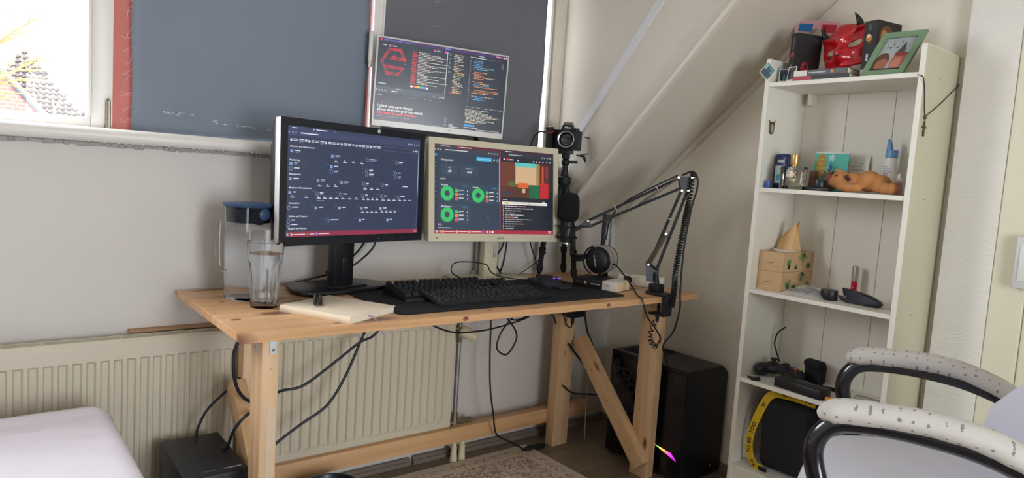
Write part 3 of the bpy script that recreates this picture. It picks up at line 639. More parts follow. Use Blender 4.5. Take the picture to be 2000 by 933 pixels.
# video page; the picture is a plain generic interior of coloured patches
P.rect(.555, .103, .57, .12, '#e9e9ea', 2).rect(.58, .1, .605, .121, '#f0304a', 2).rect(.608, .105, .64, .117, '#eeeeee', 2)
for u in (.68, .82, .845, .875, .905, .94, .97): P.disc(u, .113, .006, '#dcdce0', 2, 8)
v0, v1 = .14, .56
P.rect(.535, v0, .965, v1, '#8f4f2e', 2).rect(.535, v0, .66, v1, '#6f3b2a', 3).rect(.655, .175, .845, .4, '#d8b48c', 3).rect(.655, v0, .845, .19, '#5fc9c0', 4).rect(.845, v0, .875, v1, '#a8854a', 3).rect(.875, v0, .965, v1, '#5c2a26', 3)
P.rect(.895, .17, .912, .38, '#c9552e', 4).rect(.93, .17, .95, .3, '#8f3a2c', 4).rect(.535, .43, .83, v1, '#5b3426', 4).rect(.6, .37, .66, .43, '#586b32', 5).rect(.68, .38, .77, .44, '#e0682c', 5).rect(.72, .45, .745, .5, '#d9b48e', 5)
P.rect(.78, .4, .875, v1, '#1f6a45', 5).rect(.88, .37, .955, v1, '#c8262f', 5).rect(.545, .49, .63, .53, '#3c3a4c', 5)
P.rect(.55, .585, .59, .592, '#e8e8ea', 2).rect(.9, .6, .925, .606, '#e8e8ea', 2)
P.rect(.545, .612, .945, .648, '#eceae4', 2).rect(.565, .619, .6, .64, '#e5c02e', 3).rect(.78, .615, .783, .645, '#4a4a4a', 3).rect(.61, .629, .93, .632, '#b8b4ac', 3)
R = random.Random(9)
for k in range(11):
    v = .662+k*.0262; P.disc(.556, v+.005, .006, R.choice(['#6d7fd6', '#d6906d', '#cfcfcf', '#d97a86', '#e0b070']), 2, 8)
    x = .572; e = x+R.uniform(.07, .24)
    while x < e: w = R.uniform(.012, .03); P.rect(x, v, x+w, v+.008, R.choice(['#d8dade', '#e4e4e8', '#cfa090']), 2); x += w+.004
P.rect(0, .953, 1, 1, '#a82c40', 1).rect(.012, .964, .03, .988, '#8fd0ff', 2).rect(.04, .966, .058, .986, '#f2c24c', 2)
for u, w in ((.07, .08), (.175, .07), (.275, .075)): P.disc(u, .976, .009, '#f0b8a8', 2, 10); P.rect(u+.013, .972, u+.013+w, .98, '#f6dfe2', 2)
for u, c in ((.37, '#a070ff'), (.395, '#7a6a40'), (.42, '#d8d0f0'), (.445, '#f0b0a0'), (.465, '#ffffff')): P.disc(u, .976, .008, c, 2, 10)
P.rect(.955, .963, .985, .97, '#f6dfe2', 2).rect(.955, .98, .985, .987, '#f6dfe2', 2)
so = P.done('screen', m_scr_, m2); so.matrix_local = T2 @ tr(0, .0035, .026+sh_/2)
P = Print(.05, .012).text(.5, .85, 'ASUS', .0092, '#5f8793', 1, shear=.35, bold=.03, align='c')
lo = P.done('maker_badge', m_prt, m2); lo.matrix_local = T2 @ tr(.012, -.0004, .012)
P = Print(.11, .008)
for k in range(6): P.rect(.05+k*.16, .1, .13+k*.16, .2, '#a8a28c').rect(.05+k*.16, .1, .06+k*.16, .9, '#a8a28c').rect(.05+k*.16, .8, .13+k*.16, .9, '#a8a28c')
lo = P.done('button_marks', m_prt, m2); lo.matrix_local = T2 @ tr(.19, -.0004, .011)
lo = Print(.01, .007).rect(0, 0, 1, 1, '#8d8a80').done('rating_mark', m_prt, m2); lo.matrix_local = T2 @ tr(-.235, -.0004, .012)
MB().bx(.005, .062, .07, .105, .008, .26, .004).done('neck', m_crm, m2)
MB().bx(.042, .05, .064, .0695, .08, .125, .001).done('neck_clip', m_slv, m2)
MB().prism([(-.135, .0), (-.12, -.02), (.16, -.02), (.175, .0), (.16, .09), (-.12, .09)], .011, tr(.01, .045, 0), .003).done('base', m_crm, m2)
# ---- upper monitor on a pole
C_ = math.radians(-17.1)
m3 = thing('computer_monitor', 'silver edged monitor mounted above the other two, showing code and a terminal', 'monitor', (-.853, -.035, .682), 0, group='monitors on the desk')
W3, H3 = .452, .2845; T3 = tr(-1.0+.853, -.1+.035, 1.33-.682) @ rz(C_) @ ry(math.radians(1.3)) @ rx(math.radians(.5)) @ tr(0, 0, -H3/2)
bezel(W3, H3, .005, .005, .005, .0185, .012, T3).done('bezel', m_slv, m3, smooth=0)
q = MB().box((0, .017, H3/2), (W3-.004, .016, H3-.004), None, .003); q.bm.transform(T3); q.done('rear_shell', m_slv, m3)
sw_, sh_ = W3-.010, H3-.0235
P = screen_bg(Print(sw_, sh_), '#2a3444')
P.rect(0, 0, 1, .035, '#4a2f66').disc(.02, .02, .009, '#e0405e', 2).text(.04, .026, 'Home   Terminal   reach   workspace', .0042, '#6f9bff', 2, bold=.02, maxw=.2).rect(.5, .012, .545, .022, '#6f9bff', 2)
for k, c in enumerate(('#e07a9a', '#d4d0e8', '#e07a9a', '#e0405e', '#d4d0e8', '#f2b0c0')): P.disc(.91+k*.016, .02, .006, c, 2, 8)
P.rect(0, .035, .525, .585, '#26323f', 1)
for u, w in ((.02, .04), (.09, .045)): P.rect(u+.016, .078, u+w, .088, '#d6dbe0', 2)
P.disc(.085, .083, .01, '#d24aa8', 2); P.disc(.42, .062, .01, '#d24aa8', 2); P.rect(.435, .058, .455, .066, '#d6dbe0', 2); P.disc(.505, .062, .01, '#d24aa8', 2); P.ring(.465, .062, .008, .006, '#8f9ba8', 2, 12)
# terminal logo: hexagonal ring of dashes with an inner hook
def seg(a, b_, n, w=.024, th=.011, c='#d8323c'):
    for k in range(n):
        t = k/max(n-1, 1); u = a[0]+(b_[0]-a[0])*t; v = a[1]+(b_[1]-a[1])*t; P.rect(u-w/2, v-th/2, u+w/2, v+th/2, c, 2)
seg((.035, .27), (.09, .115), 8); seg((.09, .12), (.16, .112), 5); seg((.095, .138), (.165, .13), 5); seg((.165, .125), (.2, .235), 6); seg((.035, .28), (.075, .425), 7); seg((.08, .43), (.15, .43), 5); seg((.07, .405), (.155, .405), 6); seg((.155, .42), (.19, .345), 4)
seg((.095, .235), (.195, .245), 8); seg((.115, .212), (.195, .225), 6); seg((.12, .19), (.125, .205), 2, .01); seg((.07, .325), (.185, .335), 9); seg((.06, .345), (.17, .352), 9); seg((.2, .25), (.205, .285), 2, .012)
P.rect(.02, .545, .075, .553, '#dfe3e6', 2)
R = random.Random(4)
for k in range(22):
    v = .11+k*.0185; P.rect(.255-k*.0002, v, .285+R.uniform(0, .012), v+.009, '#d8323c', 2); x = .3; e = x+R.uniform(.05, .24)
    while x < e: w = R.uniform(.01, .03); P.rect(x, v, x+w, v+.007, R.choice(['#e8e4d8', '#d9d5c8', '#e8c8c0']), 2); x += w+.004
for k, c in enumerate(('#e8e8e8', '#e8344a', '#f0a030', '#e8d840', '#50c878', '#48b8e0', '#a070d8', '#f0f0f0')): P.rect(.255+k*.017, .528, .272+k*.017, .552, c, 2)
P.rect(0, .585, .525, .655, '#46515f', 1).rect(.08, .62, .47, .645, '#3a4450', 2).rect(.12, .625, .16, .637, '#e4e6e8', 3).rect(.155, .597, .19, .605, '#d4d8dc', 3)
for u in (.01, .03, .05, .075, .44, .485, .5, .515): P.disc(u, .632, .005, '#c4cad0', 3, 8)
P.rect(0, .655, .525, 1, '#20283a', 1).rect(.02, .68, .05, .688, '#e8e8e8', 2)
for k in range(7): P.rect(.25+k*.038, .68, .25+k*.038+.022, .684, '#8e98a8', 2)
P.rect(.02, .775, .16, .779, '#a03a4a', 2)
P.text(.02, .835, 'I think and care deeply', .0094, '#f2efe8', 2, shear=.32, bold=.012).text(.02, .878, 'about everything in my reach.', .0094, '#f2efe8', 2, shear=.32, bold=.012).text(.02, .92, 'My reach is ever growing.', .0094, '#f0283c', 2, shear=.1, bold=.03)
P.rect(.02, .945, .27, .949, '#98a0ae', 2).rect(.05, .98, .08, .984, '#a03a4a', 2).rect(.4, .985, .5, .988, '#667080', 2)
P.rect(.525, .035, 1, 1, '#252d3a', 1).rect(.525, .035, .56, 1, '#222a36', 2).rect(.518, .05, .523, .58, '#cfd6da', 3)
for k in range(5): P.ring(.542, .075+k*.055, .009, .006, '#9aa6b4', 3, 10)
for k in range(3): P.ring(.542, .885+k*.04, .008, .005, '#9aa6b4', 3, 10)
P.bars(.57, .07, 24, .0205, .03, .085, .0085, ['#d8c89a', '#cfc9b2', '#d9b878', '#c9ccd0'], 3, 5, .006)
P.rect(.56, .55, .565, .56, '#e04050', 3).rect(.57, .55, .64, .558, '#e0605c', 4)
for k in range(26): P.rect(.70, .105+k*.0205, .708, .112+k*.0205, '#97a0aa', 3)
P.rect(.70, .066, .83, .074, '#d8dce0', 3).rect(.84, .07, .93, .074, '#8a94a0', 3).rect(.77, .042, .81, .05, '#cfd4da', 3)
R = random.Random(8)
for k in range(25):
    if k in (6, 12, 17, 21): continue
    v = .105+k*.0205; x = .73+R.choice([0, .01, .02, .03]); e = x+R.uniform(.04, .2); c0 = '#5fb4e8' if R.random() < .4 else '#e8925c'
    if k < 4: c0 = '#5fb4e8'; e = x+.06
    while x < e: w = R.uniform(.012, .03); P.rect(x, v, x+w, v+.0085, c0 if R.random() < .75 else '#e0c49a', 3); x += w+.005
P.rect(.955, .1, .975, .17, '#5a6470', 3)
for k, u in enumerate((.69, .735, .78, .84, .885)): P.rect(u, .70, u+.03, .707, '#a8b0ba' if k != 3 else '#e8e8e8', 3)
for u in (.92, .935, .95, .962, .975, .985): P.rect(u, .70, u+.006, .71, '#d0d4d8', 3)
P.bars(.69, .735, 11, .0165, .1, .29, .0075, ['#e4ddc4', '#d9d3bd', '#cfcaba'], 3, 6, .006)
P.rect(.69, .93, .775, .952, '#2ea8ea', 3).rect(.69, .965, .8, .972, '#dcdcdc', 3).rect(.79, .982, .98, .988, '#cfcfcf', 3).rect(.57, .95, .6, .957, '#cfd4da', 3).rect(.57, .965, .61, .972, '#cfd4da', 3).rect(.57, .98, .65, .988, '#cfd4da', 3)
so = P.done('screen', m_scr_, m3); so.matrix_local = T3 @ tr(0, .002, .0185+sh_/2)
P = Print(.012, .012).rect(.46, 0, .54, .8, '#3c3f42').rect(.25, .3, .33, 1, '#3c3f42').rect(.25, .46, .75, .54, '#3c3f42').rect(.67, .3, .75, .7, '#3c3f42')
lo = P.done('maker_badge', m_prt, m3); lo.matrix_local = T3 @ tr(.035, -.0004, .0095) @ Matrix.Scale(.9, 4)
q = MB().cyl((.092, .009, 0), (.092, .009, .47), .0085, n=16).bx(.072, .112, .001, .018, 0, .02, .002)
q.done('pole', m_slv, m3)
q = MB().tube([(.092, .009, .455), (.0, .0, .56), (-.14, -.012, .645)], .008, 8).box((-.138, -.022, .648), (.1, .006, .1), rz(C_), .002)
q.done('mount_arm', m_blk2, m3)
# ================================================================ things on the desk
ZD = .682
def sq_ring(r, n=40, e=3.2):
    out = []
    for k in range(n):
        a = 2*PI*k/n; c, s = math.cos(a), math.sin(a); out.append((math.copysign(abs(c)**(2/e), c)*r, math.copysign(abs(s)**(2/e), s)*r))
    return out
def sq_loft(levels, n=40, e=3.2, mx=None):
    b = MB(); rings = []
    for r, z in levels:
        rings.append([b.bm.verts.new((mx or Matrix()) @ V((x, y, z))) for x, y in sq_ring(max(r, 1e-4), n, e)])
    for A_, B2 in zip(rings, rings[1:]):
        for k in range(n): b.bm.faces.new((A_[k], A_[(k+1) % n], B2[(k+1) % n], B2[k]))
    b.bm.faces.new(rings[0][::-1]); b.bm.faces.new(rings[-1]); return b
m_glass = mat('clear_glass', (1, 1, 1), r=.02, trans=1, ior=1.25); m_clear = mat('clear_plastic', (.97, .98, 1), r=.05, trans=1, ior=1.22)
m_water = mat('water', (.97, .99, 1), r=0, trans=1, ior=1.14)
jg = thing('water_jug', 'clear water jug with blue lid on the left end of the desk', 'jug', (-1.648, -.193, ZD), math.radians(12))
sq_loft([(.047, 0), (.0505, .004), (.0515, .02), (.053, .2), (.0545, .248), (.0545, .251), (.0525, .251), (.0525, .247), (.051, .2), (.0495, .02), (.047, .009), (.0, .008)]).done('body', m_clear, jg, smooth=40)
sq_loft([(.0475, .0075), (.0502, .02), (.0515, .19)]).done('water', m_water, jg, smooth=40)
hd = rz(math.radians(-12)) @ V((-.78, .63, 0))
MB().tube(spl([hd*.05+V((0, 0, .215)), hd*.075+V((0, 0, .212)), hd*.08+V((0, 0, .19)), hd*.079+V((0, 0, .1)), hd*.074+V((0, 0, .078)), hd*.048+V((0, 0, .07))], 6), .0055, 10).done('handle', m_clear, jg)
m_lid = mat('blue_lid_plastic', '#3c5478', r=.35, trans=.25, ior=1.3)
ld = sq_loft([(.0505, .208), (.0515, .245), (.0575, .252), (.0585, .2545), (.0585, .2575), (.056, .2585), (.0, .259)]).done('lid', m_lid, jg, smooth=40)
sp_ = rz(math.radians(-12)) @ V((.3, -.95, 0))
MB().sph((.03*sp_.x+.012, .03*sp_.y, .232), (.03, .028, .031), 20, 12).done('spout', m_lid, ld)
gs = thing('drinking_glass', 'faceted glass of water in front of the jug', 'glass', (-1.641, -.316, ZD))
def facet_loft(levels, n=10):
    b = MB(); rings = []
    for r, z, rd in levels:
        ring = []
        for k in range(n*4):
            a = 2*PI*k/(n*4); f_ = math.cos(PI/n)/math.cos((a % (2*PI/n))-PI/n); ring.append(b.bm.verts.new((r*(f_*(1-rd)+rd)*math.cos(a), r*(f_*(1-rd)+rd)*math.sin(a), z)))
        rings.append(ring)
    m_ = n*4
    for A_, B2 in zip(rings, rings[1:]):
        for k in range(m_): b.bm.faces.new((A_[k], A_[(k+1) % m_], B2[(k+1) % m_], B2[k]))
    b.bm.faces.new(rings[0][::-1]); b.bm.faces.new(rings[-1]); return b
facet_loft([(.033, 0, 0), (.0345, .004, 0), (.0375, .06, 0), (.041, .112, .2), (.043, .12, 1), (.0455, .166, 1), (.045, .1685, 1), (.0435, .1675, 1), (.0395, .118, 1), (.033, .018, 1), (.001, .016, 1)]).done('tumbler', m_glass, gs, smooth=20)
MB().lathe([(0, .0155), (.0335, .0172), (.0398, .115), (.0416, .138), (0, .138)], 40).done('water', m_water, gs, smooth=30)
nb = thing('notebook', 'cream hardcover notebook lying at the front edge of the desk', 'notebook', (-1.494, -.446, ZD), math.radians(27))
m_nb = mat('cream_cover', '#e3d6c0', r=.5, bump=.05, bs=300, var=.02, vs=20); m_pg = mat('page_block', '#e6e0d2', r=.8, var=.06, vs=4, stretch=(3, 3, 900))
MB().bx(-.0905, .09, -.1065, .1065, .0022, .0158).done('page_block', m_pg, nb, smooth=0)
MB().bx(-.0935, .0935, -.109, .109, .0158, .0182, .0009).done('cover', m_nb, nb); MB().bx(-.0935, .0935, -.109, .109, 0, .0022, .0008).done('cover', m_nb, nb)
MB().tube([(-.0915, -.109, .0091), (-.0915, .109, .0091)], .0091, 12, sx=.45).done('spine', m_nb, nb)
P = Print(.03, .02)
for k in range(16): R = random.Random(k); P.rect(R.random(), R.random(), min(1, R.random()*.2+.5), .5+R.random()*.05, '#8c7a58')
for (lx, ly) in ((-.03, .0), (.045, .04)):
    P = Print(.02, .02)
    for k in range(5):
        a = k*1.26; P.poly([(.5, .5), (.5+.42*math.cos(a), .5+.42*math.sin(a)), (.5+.3*math.cos(a+.35), .5+.3*math.sin(a+.35))], '#86744f')
    P.done('gold_motif', m_prt, nb, (lx, ly, .01835), (-PI/2, 0, 0))
MB().tube(spl([(-.02, -.105, .009), (-.022, -.125, .008), (-.02, -.14, -.01), (-.012, -.150, -.035)], 5), .0022, 6, sx=.25).done('ribbon_marker', mat('lilac_ribbon', '#b09aa2', r=.6), nb)
def pen(label, p0, p1, mc, mb2, r=.0048):
    t = thing('pen', label, 'pen', p0, group='pens on the notebook'); d = V(p1)-V(p0); L = d.length; M_ = frame((0, 0, 0), d)
    MB().lathe([(0, 0), (.001, 0), (.0016, .004), (r*.9, .014), (r, .02), (r, L*.55)], 16, M_).done('barrel', mb2, t)
    MB().lathe([(r, L*.55), (r*1.12, L*.555), (r*1.12, L*.97), (r*.8, L), (0, L)], 16, M_).done('cap', mc, t)
    c = MB().box((0, r*1.5, L*.78), (.003, .0015, L*.36), None, .0005); c.bm.transform(M_); c.done('clip', MATS['worn_steel'], t)
ZN = ZD+.0182
pen('dark grey pen on the cream notebook, nearer the jug', (-1.559, -.446, ZN+.0058), (-1.512, -.335, ZN+.0058), mat('pen_charcoal', '#3b4047', r=.3), mat('pen_charcoal_b', '#2b3037', r=.3))
pen('red and black pen lying beside the grey pen', (-1.546, -.452, ZN+.0055), (-1.502, -.345, ZN+.0055), mat('pen_red', '#8c2436', r=.3), mat('pen_black', '#1a1a1e', r=.3), .0044)
# desk mat
m_pad = mat('desk_mat_cloth', '#15171d', r=.85, bump=.15, bs=1500, var=.06, vs=40)
rc = []
for cx, cy_, a0 in ((.4315-.02, .2025-.02, 0), (-.4315+.02, .2025-.02, 90), (-.4315+.02, -.2025+.02, 180), (.4315-.02, -.2025+.02, 270)):
    for k in range(7): a = math.radians(a0+k*15); rc.append((cx+.02*math.cos(a), cy_+.02*math.sin(a)))
pd = thing('desk_mat', 'large black cloth desk mat under the keyboards', 'desk mat', (-.9355, -.3375, ZD))
MB().prism(rc, .003, None, .0006).done('mat', m_pad, pd)
ZP = ZD+.003
# keyboards: every key its own part
def keycap(w, d, h, m, taper=.0022, name='key'):
    b = MB(); vs = []
    for z, t in ((0, 0), (h, taper)): vs += [(-w/2+t, -d/2+t, z), (w/2-t, -d/2+t, z), (w/2-t, d/2-t*.7, z), (-w/2+t, d/2-t*.7, z)]
    b.poly(vs, [(3, 2, 1, 0), (4, 5, 6, 7), (0, 1, 5, 4), (1, 2, 6, 5), (2, 3, 7, 6), (3, 0, 4, 7)])
    bm = b.bm; me = bpy.data.meshes.new(name); bm.to_mesh(me); bm.free(); me.materials.append(m); return me
ROWS = [[1, .5, 1, 1, 1, 1, .4, 1, 1, 1, 1, .4, 1, 1, 1, 1, .25, 1, 1, 1], [1]*13+[2, .25, 1, 1, 1, .25, 1, 1, 1, 1], [1.5]+[1]*12+[1.5, .25, 1, 1, 1, .25, 1, 1, 1], [1.75]+[1]*11+[2.25, .25, -1, -1, -1, .25, 1, 1, 1], [2.25]+[1]*10+[2.75, .25, -1, 1, -1, .25, 1, 1, 1], [1.25, 1.25, 1.25, 6.25, 1.25, 1.25, 1.25, 1.25, .25, 1, 1, 1, .25, 2, 1]]
def keys(root, U, y0, z_of, tilt, h, m, gap=.0022, x_left=0., D=None):
    D = D or U; cache = {}
    for r, row in enumerate(ROWS):
        x = x_left; y = y0-r*D-(D*.25 if r else 0)
        for w in row:
            if w >= 1 and not (r == 0 and w == .5):
                k = round(w, 2)
                if k not in cache: cache[k] = keycap(w*U-gap, D-gap, h, m)
                o = link('key', cache[k], None, root, (x+w*U/2, y, z_of(y)), (tilt, 0, 0))
            x += abs(w)*U
k1 = thing('mechanical_keyboard', 'thick black mechanical keyboard standing behind the slim one', 'keyboard', (-1.05, -.325, ZP), math.radians(.6), group='keyboards on the desk mat')
sd = [(-.068, 0), (.066, 0), (.066, .026), (.05, .026), (-.062, .009), (-.068, .006)]
m_kb = mat('keyboard_case', '#16181c', r=.5); m_key = mat('keycap_black', '#1b1d22', r=.55, var=.06, vs=60); m_key2 = mat('slim_keycap_black', '#191b20', r=.5, var=.06, vs=60)
MB().prism(sd, .44, tr(-.22, 0, 0) @ Matrix(((0, 0, 1, 0), (1, 0, 0, 0), (0, 1, 0, 0), (0, 0, 0, 1))), .002).done('case', m_kb, k1)
t1_ = math.atan2(.017, .112)
keys(k1, .0191, .0535, lambda y: .0105+(y+.062)*.152, t1_, .0095, m_key, x_left=-.217, D=.0192)
MB().box((-.205, .058, .0275), (.012, .006, .002), None, .0005).done('status_light', mat('green_led', '#3fae8c', r=.3, emit='#3fae8c', es=.5), k1)
k2 = thing('slim_keyboard', 'slim black keyboard in front, leaning on the thick one', 'keyboard', (-1.006, -.43, ZP), math.radians(.5), group='keyboards on the desk mat')
sd = [(-.058, .0), (-.05, .0), (.056, .0165), (.058, .021), (.055, .0235), (-.056, .0068), (-.059, .004)]
MB().prism(sd, .415, tr(-.2075, 0, 0) @ Matrix(((0, 0, 1, 0), (1, 0, 0, 0), (0, 1, 0, 0), (0, 0, 0, 1))), .0012).done('case', m_kb, k2)
keys(k2, .01815, .0475, lambda y: .0068+(y+.056)*.1505, math.atan(.1505), .0035, m_key2, .0024, -.2065, .0166)
P = Print(.415, .116)
rr = random.Random(1)
x0, y0 = -.2065, .0475
for r, row in enumerate(ROWS):
    x = x0; y = y0-r*.0166-(.0166*.25 if r else 0)
    for w in row:
        if w >= 1: cx = x+w*.01815/2-.003; P.rect(.5+cx/.415-.004, .5-y/.116-.035, .5+cx/.415+.004, .5-y/.116-.005, '#aab0ba')
        x += abs(w)*.01815
lg = P.done('key_legends', m_prt, k2); tag(lg, None, kind='stuff'); lg.matrix_local = tr(0, 0, .0191) @ rx(math.atan(.1505)-PI/2)
MB().cyl((-.15, .051, .0), (-.15, .051, .0175), .005, n=10).done('riser_foot', m_kb, k2); MB().cyl((.15, .051, .0), (.15, .051, .0175), .005, n=10).done('riser_foot', m_kb, k2)
# mouse
ms = thing('computer_mouse', 'black mouse with purple lights on the desk mat', 'mouse', (-.657, -.315, ZP), math.radians(12))
b = MB(); NL, NA = 22, 18
def mring(t):
    y = .066-.132*t; w = .031*(1-.16*math.cos(t*PI*2.1+.5))*(math.sin(PI*min(max(t*.94+.03, .0), 1))**.42); h = .0405*(math.sin(PI*(t*.86+.12))**.8)
    out = []
    for k in range(NA+1):
        a = PI*k/NA; out.append(V((w*math.cos(a)*(1.0 if math.cos(a) < 0 else .92), y, .001+h*math.sin(a)**.8)))
    return out
rings = [[b.bm.verts.new(p) for p in mring(i/NL)] for i in range(NL+1)]
for A_, B2 in zip(rings, rings[1:]):
    for k in range(NA): b.bm.faces.new((A_[k], A_[k+1], B2[k+1], B2[k]))
    b.bm.faces.new((A_[0], B2[0], B2[-1], A_[-1]))
b.bm.faces.new(rings[0]); b.bm.faces.new(rings[-1][::-1]); b.done('shell', mat('mouse_shell', '#1d1f24', r=.38), ms, smooth=50)
MB().cyl((-.004, .045, .027), (.004, .045, .027), .011, n=20).done('scroll_wheel', m_blk, ms)
MB().prism([(-.03, -.028), (-.036, -.062), (.012, -.078), (.034, -.06), (.03, -.03), (.0, -.04)], .012, tr(.004, -.008, .001), .004).done('thumb_wing', mat('mouse_wing', '#24262b', r=.5), ms)
m_pur = mat('purple_led', '#6a35e0', r=.3, emit='#6a3cff', es=2.2)
for c_, d_ in (((-.018, -.033, .0352), (.011, .004, .0016)), ((.008, -.037, .0332), (.012, .004, .0016))): MB().box(c_, d_, rx(.45), .0006).done('light_strip', m_pur, ms)
m_cab = mat('cable_rubber', '#15171b', r=.5); m_cabn = mat('cable_rubber_navy', '#1b2230', r=.5)
def cable(label, pts, r, m=None, n=8, seg=8, group='cables around the desk', name='cable', ends=None):
    P_ = spl(pts, seg); o = V(P_[0]); b = MB().tube([p-o for p in P_], r, n); c = b.done(name, m or m_cab, None, loc=tuple(o)); return tag(c, label, 'cable', group)
cable('thin mouse cable looping back past the cream monitor stand', [(-.672, -.252, ZP+.008), (-.69, -.21, .694), (-.76, -.17, .702), (-.80, -.165, .72), (-.815, -.155, .744), (-.86, -.13, .751), (-.905, -.11, .749), (-.925, -.105, .735), (-.93, -.12, .712), (-.925, -.19, .7)], .0021)
# book lying on the desk
bk = thing('book', 'thick black and white book lying under the headphones', 'book', (-.468, -.383, ZP), math.atan2(-.96, .27), group='black novels of one series')
m_bkb = mat('book_black', '#17181c', r=.45); m_bkw = mat('book_white', '#ddd8d0', r=.5)
MB().bx(-.086, .086, -.046, .05, .0015, .0305).done('page_block', mat('cream_pages', '#e4cfa8', r=.8, var=.08, vs=3, stretch=(900, 3, 3)), bk, smooth=0)
for x0, x1, m in ((-.0875, .03, m_bkb), (.0302, .0875, m_bkw)):
    MB().bx(x0, x1, -.05, -.0455, 0, .032, .0006).done('spine', m, bk); MB().bx(x0, x1, -.0455, .051, .0305, .032).done('cover', m, bk, smooth=0); MB().bx(x0, x1, -.0455, .051, 0, .0015).done('cover', m, bk, smooth=0)
P = Print(.175, .032)
P.disc(.29, .5, .035, '#c98a5a', 1, 14).disc(.28, .45, .02, '#efd0a0', 2, 12).text(.42, .62, 'CHAINSAW DEVOUR', .0042, '#c8c4bc', 1, maxw=.2)
P = Print(.175, .032).disc(.29, .5, .035, '#b87848', 1, 14).disc(.28, .42, .018, '#efd0a0', 2, 12).disc(.30, .62, .02, '#7a3f28', 2, 12)
for k in range(4): P.rect(.06+k*.03, .36, .08+k*.03, .4, '#77726a').rect(.06+k*.03, .5, .08+k*.03, .54, '#77726a')
for k in range(7): P.rect(.42+k*.03, .46, .445+k*.03, .56, '#c8c4bc')
for k in range(2): P.rect(.72, .38+k*.16, .84, .42+k*.16, '#9c5a50')
P.done('spine_print', m_prt, bk, (0, -.0501, .016))
# headphones
hn = thing('headphones', 'black over ear headphones with grey velvet pads resting on the book', 'headphones', (-.438, -.322, .772))
ax = V((.86, .27, .05)).normalized(); F1 = frame((0, 0, 0), ax)
m_vel = mat('grey_velvet', '#9a948c', r=.95, bump=.3, bs=700, var=.1, vs=50)
def cup(c, s):
    M_ = tr(*c) @ F1 @ Matrix.Diagonal((1, 1, s, 1))
    o = MB().lathe([(0, -.012), (.02, -.0115), (.036, -.008), (.044, 0), (.0475, .01), (.0475, .016), (.0, .016)], 36, M_).done('ear_cup', mat('cup_black', '#191b20', r=.5), hn)
    MB().lathe([(.0465, .016), (.052, .02), (.053, .028), (.05, .036), (.038, .038), (.03, .033), (.028, .018)], 36, M_).done('ear_pad', m_vel, hn)
    MB().lathe([(.049, .009), (.0505, .0105), (.0505, .0145), (.049, .016)], 36, M_).done('cup_ring', m_blk2, o); return o
c1 = cup((0, 0, 0), 1); cup(tuple(ax*.088), -1)
lf_ = V((-.78, .63, 0)); upv = V((0, 0, 1)); sd_ = ax.cross(upv).normalized()
for c_ in (V((0, 0, 0)), ax*.088):
    pts = [c_+sd_*(-.054*math.sin(a))+upv*(.054*math.cos(a)) for a in [math.radians(k) for k in range(20, 161, 14)]]
    MB().tube(pts, .0035, 8).done('fork', m_blk2, hn)
hb_ = [c_ for c_ in ()]
arc = []
for k in range(17):
    a = PI*k/16; arc.append(ax*(.044-.044*math.cos(a)-.0)+sd_*(-.054-.062*math.sin(a)*1.1)+upv*(.0-.012*math.sin(a)))
MB().tube(arc, .0085, 10, sx=.5).done('headband', mat('padded_band', '#17181b', r=.8), hn)
P = Print(.07, .012).text(.5, .7, 'DT 990 PRO', .0058, '#d8d6d0', 1, bold=.02, align='c')
o = P.done('cup_lettering', m_prt, hn); o.matrix_local = F1 @ rz(PI) @ tr(0, 0, -.0125) @ rx(-PI/2) @ Matrix.Rotation(math.radians(-78), 4, 'Y')
pr = [V((-.438, -.322, .772))+V(F1 @ V((.03, .03, .0)))]
st = thing('headphone_stand', 'upright black headphone stand behind the headphones', 'stand', (-.296, -.226, ZD), math.radians(-38))
MB().bx(-.0185, .0185, -.004, .004, .01, .25, .002).done('upright', m_blk2, st)
MB().bx(-.05, .035, -.05, .035, 0, .011, .004).done('base_plate', m_blk2, st)
MB().tube([(0, -.03, .252), (0, -.02, .247), (0, 0, .246), (0, .03, .247), (0, .045, .255)], .0185, 10, sx=1).done('top_rest', m_blk2, st) if False else MB().bx(-.0185, .0185, -.004, .05, .247, .252, .002).done('top_rest', m_blk2, st)
P = Print(.09, .02).text(.5, .72, 'BATTLETRON', .0095, '#dcdcdc', 1, bold=.03, align='c', maxw=.9)
o = P.done('lettering', m_prt, st); o.matrix_local = tr(.004, -.0042, .165) @ ry(-PI/2)
# power strip
ps = thing('power_strip', 'white power strip with round sockets beside the headphones', 'power strip', (-.273, -.398, ZD), math.atan2(-.84, .54))
m_ps = mat('white_socket_plastic', '#e2ded6', r=.4)
MB().bx(-.085, .085, -.024, .024, 0, .042, .006, 3).done('housing', m_ps, ps)
for x, dark in ((-.045, 1), (.0, 0), (.045, 0)):
    so_ = MB().lathe([(.019, 0), (.0195, .002), (.0165, .002), (.0162, -.004), (0, -.004)], 28, tr(x, -.0245, .021) @ rx(PI/2)).done('socket', m_ps, ps)
    if dark: MB().lathe([(0, .004), (.013, .004), (.0155, .002), (.0155, -.003), (0, -.003)], 24, tr(x, -.0245, .021) @ rx(PI/2)).done('plug', m_blk, so_)
    else:
        for dx in (-.006, .006): MB().cyl((x+dx, -.0235, .021), (x+dx, -.0195, .021), .0022, n=8).done('pin_hole', m_blk, so_)
